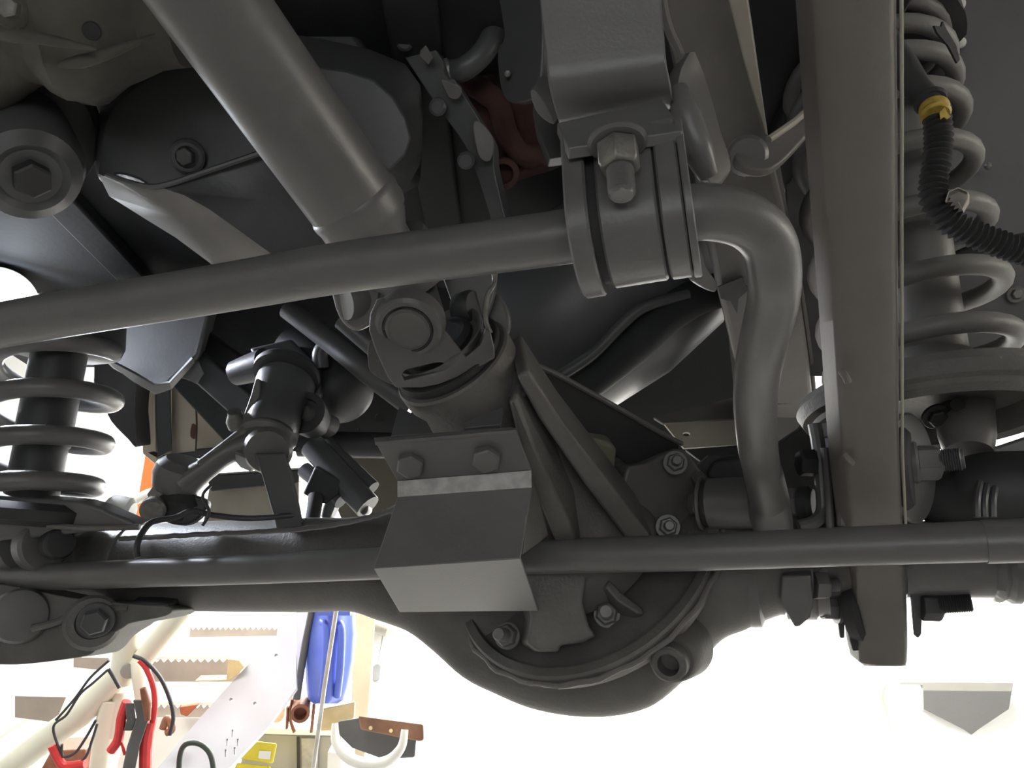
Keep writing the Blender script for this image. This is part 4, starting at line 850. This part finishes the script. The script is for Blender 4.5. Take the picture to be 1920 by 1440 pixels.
part(t, 'rust_streak', lambda bm: plate(bm, onplane([(356, 800, 1.53), (368, 800, 1.53), (362, 820, 1.53)], smooth2([(360, 795), (368, 800), (367, 822), (357, 818)], 3)), .001), RUST, label='rust streak')
part(t, 'bottom_edge', lambda bm: plate(bm, onplane([(270, 850, 1.55), (480, 835, 1.55), (300, 862, 1.55)], [(275, 848), (295, 855), (365, 846), (368, 842), (500, 832), (500, 860), (350, 860), (310, 868)]), .03), DARK, .002)
single('dark_body_shell', 'dark curved body shell corner beside the left coil spring', 'body shell', lambda bm: plate(bm, onplane([(170, 700, 1.50), (290, 700, 1.50), (280, 850, 1.50)], smooth2([(172, 560), (300, 640), (262, 700), (252, 760), (254, 800), (256, 836), (250, 836), (240, 824), (208, 790), (190, 750), (176, 720), (176, 690)], 3)), .06), DARK, .008)
single('pale_board', 'stained pale board behind the drop link above the axle tube', 'board', lambda bm: plate(bm, onplane([(395, 910, 1.5), (530, 905, 1.5), (450, 970, 1.5)], [(392, 916), (520, 908), (560, 900), (560, 985), (380, 985)]), .02), CREAM2, .001)
single('board_edge_strip', 'black strip along the upper edge of the stained pale board', 'beam', lambda bm: plate(bm, onplane([(395, 890, 1.45), (530, 885, 1.45), (450, 915, 1.45)], [(385, 892), (560, 880), (560, 906), (395, 922)]), .04), DARK, .003)  # black strip laid along the board's upper edge
def hull(bm):
    plate(bm, onplane([(-60, 470, 1.35), (300, 560, 1.35), (100, 620, 1.35)], smooth2([(-200, 350), (200, 380), (420, 430), (430, 560), (330, 640), (180, 640), (60, 560), (22, 538), (-200, 520)], 4)), .05)
single('inner_wing', 'dark blue-grey inner wing panel above the left coil spring', 'wing panel', hull, mat('blue_grey_paint', (.075, .082, .10), .6, 0, .08, 6), .008)

# ================================================================== WORKSHOP BEHIND
# work lamp
def PW(x, y, off=0):
    q = ray(x, y); return CAM + q * ((5.0 - off - CAM.y) / q.y)
t = thing('work_lamp', 'glaring round white work lamp at the left edge', 'lamp', P(-8, 575, 1.22))
part(t, 'lens', lambda bm: lathe(bm, P(-8, 575, 1.22), P(0, 572, 1.1), [(0, .046), (.004, .050), (.008, .046), (.010, .02)], 40), LAMP, label='glaring lens')
part(t, 'lamp_body', lambda bm: lathe(bm, P(-8, 565, 1.30), P(-8, 575, 1.22), [(0, .04), (.05, .06), (.078, .060), (.078, .055)], 36), GREYC)
lp = bpy.data.lights.new('lamp_glow', 'SPOT'); lp.energy = 45; lp.spot_size = math.radians(75); lp.spot_blend = .6; lp.color = (.82, .88, 1); lp.shadow_soft_size = .06
lo = bpy.data.objects.new('lamp_glow', lp); COL.objects.link(lo); lo.location = P(-6, 575, 1.13); lo.rotation_euler = (P(420, 1030, .9) - P(-6, 575, 1.13)).to_track_quat('-Z', 'Y').to_euler()
single('orange_post', 'orange painted post standing behind the left coil spring', 'post', lambda bm: loft(bm, [onplane([(250, 960, 2.6), (300, 960, 2.6), (270, 840, 2.6)], [(230, 1110), (256, 1110), (304, 820), (278, 820)]), onplane([(250, 960, 2.7), (300, 960, 2.7), (270, 840, 2.7)], [(230, 1110), (256, 1110), (304, 820), (278, 820)])]), ORANGE, .003)
single('white_hose', 'white hose sagging in front of the orange post', 'hose', lambda bm: tube(bm, smooth3(PL([(215, 955, 2.3), (250, 940, 2.3), (280, 925, 2.3), (315, 918, 2.3)])), .014, 14), WPAINT)
single('lit_knuckle_end', 'bright-lit knuckle piece painted white at the foot of the left coil spring', 'canister', lambda bm: lathe(bm, P(196, 950, .95), P(232, 958, .95), [(0, .006), (.004, .012), (.008, .016), (.010, .017), (.030, .017), (.034, .012)], 28), WPAINT)  # bright-lit part of the knuckle, the light put into its white colour

# stairs
SD = 3.0
st = thing('metal_stair', 'white metal staircase with serrated treads and a wide perforated stringer', 'staircase', P(420, 1430, 3.0))
def stringer(bm):
    ref = [(300, 1440, 2.75), (545, 1180, 3.1), (440, 1440, 2.75)]
    o = onplane(ref, [(245, 1500), (380, 1340), (470, 1240), (553, 1165), (556, 1290), (500, 1365), (420, 1450), (370, 1510)])
    hs = [onplane(ref, ell(x, y, 3.5, 3.5, 10))[::-1] for x, y in ((518, 1229), (433, 1312), (478, 1319))] + [onplane(ref, [(x-1.5, y-7), (x+1.5, y-7), (x+1.5, y+7), (x-1.5, y+7)])[::-1] for x, y in ((436, 1375), (446, 1392), (426, 1392), (440, 1408), (423, 1412))]
    holed(bm, o, hs, .02)
part(st, 'stringer', stringer, mat('bluish_white_stringer', (.60, .61, .67), .45, 0, .03, 6))
def tread(x0, x1, y, d, n, h=26, teeth=True):
    def f(bm):
        # top slab and toothed front edge
        a, b = P(x0, y, d), P(x1, y, d); e = (b - a) / n
        bk = Vector((0, .24, 0)); dn = Vector((0, 0, -1))
        prism(bm, [a, b, b + bk, a + bk], Vector((0, 0, .012)))
    o = part(st, 'tread', f, WPAINT, .002)
    def g(bm):
        a, b = P(x0, y, d), P(x1, y, d); e = (b - a) / n; pr = []
        hh = h / FPX * d
        pts = []
        for i in range(n):
            pts += [a + e*i + Vector((0, .004, 0)), a + e*(i+.5) + Vector((0, .004, -.012 if teeth else 0))]
        pts += [b + Vector((0, .004, 0)), b + Vector((0, .004, -hh)), a + Vector((0, .004, -hh))]
        prism(bm, pts, Vector((0, .006, 0)))
    part(o, 'serrated_riser', g, UNDER)
tread(356, 520, 1176, 3.25, 16, 20)
tread(286, 452, 1236, 3.1, 12, 42)
tread(276, 400, 1322, 2.95, 10, 24)
part(st, 'riser_board', lambda bm: plate(bm, onplane([(280, 1200, 3.2), (500, 1195, 3.2), (400, 1230, 3.15)], [(300, 1196), (530, 1192), (500, 1234), (280, 1236)]), .01), WPAINT)
part(st, 'riser_board', lambda bm: plate(bm, onplane([(280, 1280, 3.05), (420, 1280, 3.05), (350, 1320, 3.0)], [(270, 1278), (452, 1278), (400, 1322), (262, 1322)]), .01), WPAINT)
part(st, 'riser_board', lambda bm: plate(bm, onplane([(280, 1346, 2.9), (380, 1346, 2.9), (350, 1440, 2.85)], [(240, 1346), (390, 1346), (300, 1480), (210, 1480)]), .01), WPAINT)
part(st, 'stringer', lambda bm: plate(bm, onplane([(0, 1310, 3.3), (280, 1165, 3.5), (100, 1440, 3.1)], [(-60, 1320), (60, 1250), (180, 1190), (250, 1155), (260, 1200), (120, 1300), (-60, 1420)]), .02), WPAINT)
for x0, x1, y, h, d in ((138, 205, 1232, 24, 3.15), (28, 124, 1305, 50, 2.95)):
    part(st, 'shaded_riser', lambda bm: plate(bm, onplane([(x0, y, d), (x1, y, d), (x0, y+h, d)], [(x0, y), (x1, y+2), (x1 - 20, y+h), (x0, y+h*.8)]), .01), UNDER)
# tube stand
t = thing('tube_stand', 'cream tubular A-frame stand draped with cables, lower left', 'stand', P(210, 1330, 2.2))
for pts, r in (([(-60, 1500), (60, 1405), (150, 1340), (225, 1265)], .036), ([(248, 1140), (238, 1200), (228, 1280)], .034), ([(345, 1140), (300, 1195), (248, 1262)], .030), ([(208, 1310), (196, 1380), (182, 1490)], .030), ([(226, 1295), (222, 1330), (214, 1380)], .020)):
    part(t, 'tube', lambda bm: tube(bm, PL([(x, y, 2.3) for x, y in pts]), r, 22), WPAINT2)
part(t, 'gusset', lambda bm: tube(bm, PL([(255, 1240, 2.28), (262, 1268, 2.27), (262, 1315, 2.26)]), [.016, .022, .012], 14), WPAINT2)
part(t, 'tube_mouth', lambda bm: lathe(bm, P(240, 1258, 2.27), P(243, 1262, 2.23), [(0, .02), (.01, .02)], 20), GREYC)
# cables
def cable(nm, label, pts, r, m, grp):
    return single(nm, label, 'cable', lambda bm: tube(bm, smooth3(PL([(x, y, 2.18) for x, y in pts]), 8), r, 10), m, 0, grp)
cable('black_cable', 'outer thin black cable arching left over the stand tube', [(205, 1238), (170, 1270), (140, 1310), (105, 1350)], .0035, BLKC, 'cables over the stand')
cable('black_cable', 'inner thin black cable arching left over the stand tube', [(202, 1256), (175, 1280), (150, 1302), (125, 1340), (100, 1365), (118, 1420)], .0035, BLKC, 'cables over the stand')
cable('black_cable', 'short black cable from the stand joint down to the stand foot', [(203, 1254), (214, 1272), (224, 1290)], .005, BLKC, 'cables over the stand')
cable('black_cable', 'long grey cable hanging in an arc right of the red clamps', [(250, 1230), (272, 1240), (300, 1270), (318, 1310), (325, 1345), (318, 1378)], .0055, BLKC, 'cables over the stand')
cable('black_cable', 'thin dark cable crossing the lower stand leg', [(180, 1350), (160, 1385), (140, 1412), (118, 1418), (116, 1395)], .0038, BLKC, 'cables over the stand')
cable('black_cable', 'thin dark cable curling to the bottom edge beside the stand leg', [(182, 1358), (172, 1390), (160, 1420), (130, 1445)], .0038, BLKC, 'cables over the stand')
cable('red_cable', 'red cable hanging on the right of the clamp cluster', [(262, 1238), (275, 1255), (288, 1290), (290, 1330), (283, 1370), (278, 1410)], .008, REDC, 'red jumper cables')
cable('red_cable', 'red cable strand left of the grey clamp', [(238, 1315), (228, 1345), (222, 1385), (208, 1408)], .013, REDC, 'red jumper cables')
cable('red_cable', 'red cable fork hanging below the left strand', [(222, 1380), (230, 1400), (234, 1415)], .004, REDC, 'red jumper cables')
cable('red_cable', 'red cable bundle curling at the bottom left', [(98, 1398), (108, 1420), (122, 1436), (160, 1432)], .012, REDC, 'red jumper cables')
cable('red_cable', 'red handle grip hanging lowest under the clamps', [(282, 1352), (274, 1390), (272, 1460)], .016, REDC, 'red jumper cables')
t = thing('jumper_clamp', 'dark grey jumper cable clamp hanging in the middle of the red cables', 'clamp', P(255, 1380, 2.15))
part(t, 'jaw', lambda bm: loft(bm, [[P(x-wd, y, 2.15), P(x+wd, y, 2.15), P(x+wd, y, 2.19), P(x-wd, y, 2.19)] for x, y, wd in ((262, 1312, 13), (268, 1345, 12), (250, 1400, 12), (240, 1450, 12))]), DGREY, .004)
part(t, 'jaw', lambda bm: loft(bm, [[P(x-wd, y, 2.16), P(x+wd, y, 2.16), P(x+wd, y, 2.2), P(x-wd, y, 2.2)] for x, y, wd in ((243, 1318, 8), (246, 1350, 9), (240, 1370, 8))]), DGREY, .003)
t = thing('jumper_clamp', 'slim brown-black clamp handle beside the hanging red cable', 'clamp', P(275, 1330, 2.15))
part(t, 'handle', lambda bm: tube(bm, PL([(268, 1290, 2.15), (275, 1320, 2.15), (277, 1350, 2.15)]), [.008, .012, .008], 12), COPPER)
single('hook', 'small dark hook lying on the stair behind the cables', 'hook', lambda bm: tube(bm, smooth3(PL([(305, 1366, 2.7), (312, 1348, 2.7), (318, 1352, 2.7), (322, 1368, 2.7), (312, 1374, 2.7)])), .012, 12), COPPER)
single('red_rag', 'reddish rag wedged on the lowest tread under the stringer', 'rag', lambda bm: plate(bm, onplane([(345, 1325, 2.85), (372, 1322, 2.85), (355, 1345, 2.85)], [(336, 1326), (373, 1321), (350, 1344), (338, 1340)]), .02), mat('red_brown_cloth', (.55, .16, .08), .9, 0, .15, 30), .004)
single('black_hose_loop', 'dark looped hose standing in front of the wide stringer at the bottom', 'hose', lambda bm: tube(bm, smooth3(PL([(336, 1480, 2.2), (337, 1420, 2.2), (348, 1396, 2.2), (372, 1394, 2.2), (392, 1410, 2.2), (400, 1440, 2.2), (402, 1490, 2.2)])), .0075, 12), mat('dark_green_hose', (.06, .075, .06), .5), 0)
single('tan_box_end', 'open end of a tan carton standing on the middle stair tread', 'box', lambda bm: plate(bm, onplane([(425, 1240, 2.95), (455, 1240, 2.95), (430, 1275, 2.95)], [(428, 1236), (448, 1238), (457, 1250), (448, 1262), (430, 1276), (366, 1279), (366, 1276), (424, 1274)]), .05), CBOARD, .002)
single('dark_floor_box', 'dark box behind the stand leg at the bottom left edge', 'box', lambda bm: plate(bm, onplane([(60, 1440, 2.6), (160, 1410, 2.6), (100, 1380, 2.6)], [(50, 1490), (95, 1408), (160, 1405), (165, 1490)]), .1), COPPER, .005)
# posts and pole
single('white_post', 'white upright post right of the stair stringer', 'post', lambda bm: loft(bm, [[P(x0, y, 3.2), P(x1, y, 3.2), P(x1, y, 3.3), P(x0, y, 3.3)] for x0, x1, y in ((558, 580, 1130), (536, 562, 1285))]), WPAINT, .003)
single('black_pole', 'black pole leaning between the white post and the blue tub', 'pole', lambda bm: tube(bm, PL([(590, 1120, 3.05), (572, 1210, 3.05), (556, 1310, 3.05)]), .014, 14), DGREY)
t = thing('blue_tub', 'tall blue plastic tub with moulded flutes hanging by the wall', 'tub', P(620, 1230, 3.1))
part(t, 'tub_body', lambda bm: loft(bm, [[P(cx + wx*math.cos(2*PI*k/40)*(1 if math.cos(2*PI*k/40) > 0 else 1), y, 3.1 - .12*math.sin(2*PI*k/40)*(1 + .16*math.cos(8*PI*k/40))) for k in range(40)] for cx, y, wx in ((628, 1110, 36), (625, 1150, 41), (622, 1190, 46), (618, 1240, 46), (614, 1290, 40), (612, 1312, 34), (610, 1320, 22))]), BLUE)
part(t, 'rim', lambda bm: tube(bm, PL([(598, 1146, 2.95), (658, 1146, 2.95)]), .016, 12), BLUE)
for x in (612, 640):
    part(t, 'flute', lambda bm: tube(bm, smooth3(PL([(x-8, 1165, 3.0), (x, 1180, 2.97), (x - 2, 1250, 2.96), (x-8, 1305, 2.99)])), .014, 12), BLUE)
single('thin_rod', 'thin silver rod slanting across the blue tub', 'rod', lambda bm: tube(bm, PL([(634, 1120, 2.7), (608, 1290, 2.7), (582, 1480, 2.7)]), .0075, 12), mat('silver_rod', (.6, .58, .55), .4, .3))
single('door_frame', 'tan door frame post right of the blue tub', 'post', lambda bm: loft(bm, [[P(x0, y, 3.9), P(x1, y, 3.9), P(x1, y, 4.0), P(x0, y, 4.0)] for x0, x1, y in ((664, 706, 1130), (656, 684, 1420))]), TAN, .004)
single('wall_reel', 'grey wall mounted cable reel at the top of the bright wall', 'reel', lambda bm: (lathe(bm, PW(684, 1150, .09), PW(745, 1175, .09), [(0, .03), (.02, .06), (.05, .09), (.06, .10), (.065, .08), (.07, .10), (.085, .10), (.09, .085), (.17, .078), (.21, .04)], 30)), mat('reel_grey', (.35, .33, .28), .5), 0)
t = thing('pull_switch', 'small dark pull switch hanging on a thin cord against the bright wall', 'pull switch', P(706, 1262, 3.7))
part(t, 'cord', lambda bm: tube(bm, smooth3([PW(x, y, .02) for x, y in ((720, 1150), (718, 1190), (708, 1248))]), .0042, 8), GREYC)
part(t, 'handle', lambda bm: loft(bm, [[PW(x-wd, y, .04), PW(x+wd, y, .04), PW(x+wd, y, .001), PW(x-wd, y, .001)] for x, y, wd in ((708, 1245, 3), (707, 1250, 7), (705, 1274, 6.5), (704, 1277, 4))]), DGREY, .002)
single('hook_bracket', 'small dark hanging hook beside the cable reel', 'hook', lambda bm: tube(bm, smooth3([PW(x, y, .02) for x, y in ((674, 1140), (672, 1160), (675, 1194))]), [.030, .022, .007], 10), DGREY)
# shelf and clutter
t = thing('grey_cabinet', 'grey cabinet with a pale worktop edge behind the yellow cartons', 'cabinet', P(560, 1420, 3.3))
part(t, 'body', lambda bm: plate(bm, onplane([(480, 1380, 3.4), (640, 1380, 3.4), (560, 1440, 3.4)], [(470, 1376), (640, 1382), (640, 1520), (420, 1520)]), .3), GREYC, .004)
part(t, 'worktop', lambda bm: plate(bm, onplane([(480, 1365, 3.35), (640, 1372, 3.35), (560, 1380, 3.35)], [(484, 1364), (640, 1370), (640, 1380), (478, 1376)]), .3), WPAINT, .002)
part(t, 'door_gap', lambda bm: plate(bm, onplane([(556, 1380, 3.37), (562, 1380, 3.37), (558, 1440, 3.37)], [(556, 1382), (561, 1382), (563, 1500), (557, 1500)]), .006), RUB)
part(t, 'door', lambda bm: plate(bm, onplane([(563, 1384, 3.38), (598, 1384, 3.38), (580, 1440, 3.38)], [(564, 1384), (596, 1385), (594, 1500), (566, 1500)]), .01), mat('door_grey', (.42, .40, .36), .5), .003)
for (x0, y0, x1, y1, lb) in ((452, 1388, 520, 1432, 'upper yellow carton in front of the grey cabinet'), (428, 1430, 508, 1500, 'lower yellow carton at the bottom edge')):
    t = thing('yellow_carton', lb, 'carton', P((x0+x1)/2, y1, 3.0), 'yellow cartons')
    part(t, 'carton', lambda bm: loft(bm, [onplane([(x0, y0, dd), (x1, y0, dd), (x0, y1, dd)], [(x0+16, y0), (x1, y0+6), (x1-8, y1), (x0-8, y1-10)]) for dd in (3.0, 3.15)]), YBAG, .008)
    part(t, 'sticker', lambda bm: plate(bm, onplane([(x0, y0, 2.995), (x1, y0, 2.995), (x0, y1, 2.995)], [(x1-34, y0+20), (x1-12, y0+21), (x1-14, y0+36), (x1-36, y0+34)]), .003), WPAINT, label='white sticker')
t = thing('brown_pipe', 'rusty brown pipe stub with a dark bore under the black pole', 'pipe', P(562, 1340, 3.1))
part(t, 'pipe', lambda bm: lathe(bm, P(568, 1300, 3.25), P(562, 1345, 3.0), [(0, .02), (.02, .034), (.22, .036), (.22, .024), (.18, .022), (.18, .001)], 28), COPPER)
for q in ([(548, 1310), (544, 1345), (552, 1372)], [(590, 1310), (586, 1350), (584, 1372)], [(540, 1325), (538, 1365)]):
    single('brown_strap', {548: 'middle', 590: 'rightmost', 540: 'leftmost'}[q[0][0]] + ' brown leather strap beside the pipe stub', 'strap', lambda bm: tube(bm, smooth3(PL([(x, y, 3.1) for x, y in q])), .012, 10, flat=.5), COPPER, 0, 'brown straps')
single('yellow_box', 'pale yellow cardboard box under the blue tub', 'box', lambda bm: loft(bm, [onplane([(600, 1330, dd), (660, 1330, dd), (620, 1370, dd)], [(606, 1328), (636, 1322), (666, 1315), (664, 1345), (646, 1370), (600, 1370)]) for dd in (3.1, 3.25)]), CBOARD, .004)
single('small_white_box', 'small white box on the floor near the wooden box', 'box', lambda bm: plate(bm, onplane([(610, 1410, 3.1), (640, 1410, 3.1), (620, 1440, 3.1)], [(614, 1410), (640, 1412), (642, 1500), (612, 1500)]), .1), WPAINT, .004)
single('pink_cloth', 'pale pink cloth tucked behind the stringer end', 'cloth', lambda bm: plate(bm, onplane([(510, 1350, 3.2), (530, 1330, 3.2), (530, 1355, 3.2)], smooth2([(505, 1352), (520, 1338), (533, 1322), (532, 1345), (520, 1356)], 3)), .03), mat('pink_cloth', (.85, .6, .52), .9), .004)
t = thing('wooden_box', 'dark grey box with a brown wooden rim and white curved handle', 'box', P(715, 1390, 2.5))
part(t, 'box_body', lambda bm: loft(bm, [onplane([(640, 1350, dd), (780, 1380, dd), (700, 1420, dd)], [(634, 1352), (672, 1346), (782, 1372), (778, 1420), (720, 1424), (660, 1402), (636, 1378)]) for dd in (2.5, 2.75)]), DGREY, .006)
part(t, 'wooden_rim', lambda bm: loft(bm, [onplane([(670, 1345, dd), (795, 1360, dd), (700, 1375, dd)], [(672, 1342), (794, 1358), (795, 1388), (786, 1390), (676, 1368)]) for dd in (2.46, 2.72)]), WOOD, .006)
part(t, 'handle', lambda bm: tube(bm, smooth3(PL([(628, 1356, 2.42), (630, 1390, 2.4), (650, 1418, 2.38), (685, 1432, 2.38), (725, 1428, 2.38), (752, 1402, 2.38), (759, 1368, 2.4)])), [.012, .02, .024, .026, .024, .018, .014], 16, flat=.7), WPAINT, label='white curved handle')
part(t, 'nail', lambda bm: lathe(bm, P(733, 1370, 2.455), P(733, 1370, 2.44), [(0, .006), (.004, .005)], 12), CBOARD)
part(t, 'nail', lambda bm: lathe(bm, P(695, 1365, 2.455), P(695, 1365, 2.44), [(0, .006), (.004, .005)], 12), CBOARD)
# right: hanging vee bin and yellow funnel
HD = (PW(1810, 1330, .06) - CAM).dot(FW)
t = thing('vee_hopper', 'grey mesh hopper with a pointed lower end against the bright wall, lower right', 'hopper', P(1810, 1330, HD))
href = [(1690, 1280, HD), (1900, 1280, HD), (1800, 1370, HD)]
part(t, 'mesh_face', lambda bm: plate(bm, onplane(href, [(1730, 1294), (1898, 1296), (1892, 1330), (1835, 1368), (1822, 1378), (1808, 1368), (1732, 1330)]), .04), MESHG, .004)
part(t, 'top_band', lambda bm: plate(bm, onplane(href, [(1686, 1278), (1900, 1280), (1899, 1297), (1728, 1295), (1724, 1284), (1688, 1284)]), .06), GREYC, .003)
part(t, 'end_post', lambda bm: plate(bm, onplane(href, [(1720, 1284), (1731, 1284), (1732, 1332), (1724, 1330)]), .05), WPAINT, .002)
single('yellow_tool', 'yellow handled tool hanging left of the grey hopper', 'tool', lambda bm: tube(bm, smooth3([PW(x, y, .03) for x, y in ((1654, 1285), (1648, 1305), (1658, 1335), (1670, 1370))]), [.035, .042, .026, .012], 14, flat=.5), mat('tool_yellow', (.78, .70, .25), .5), 0)
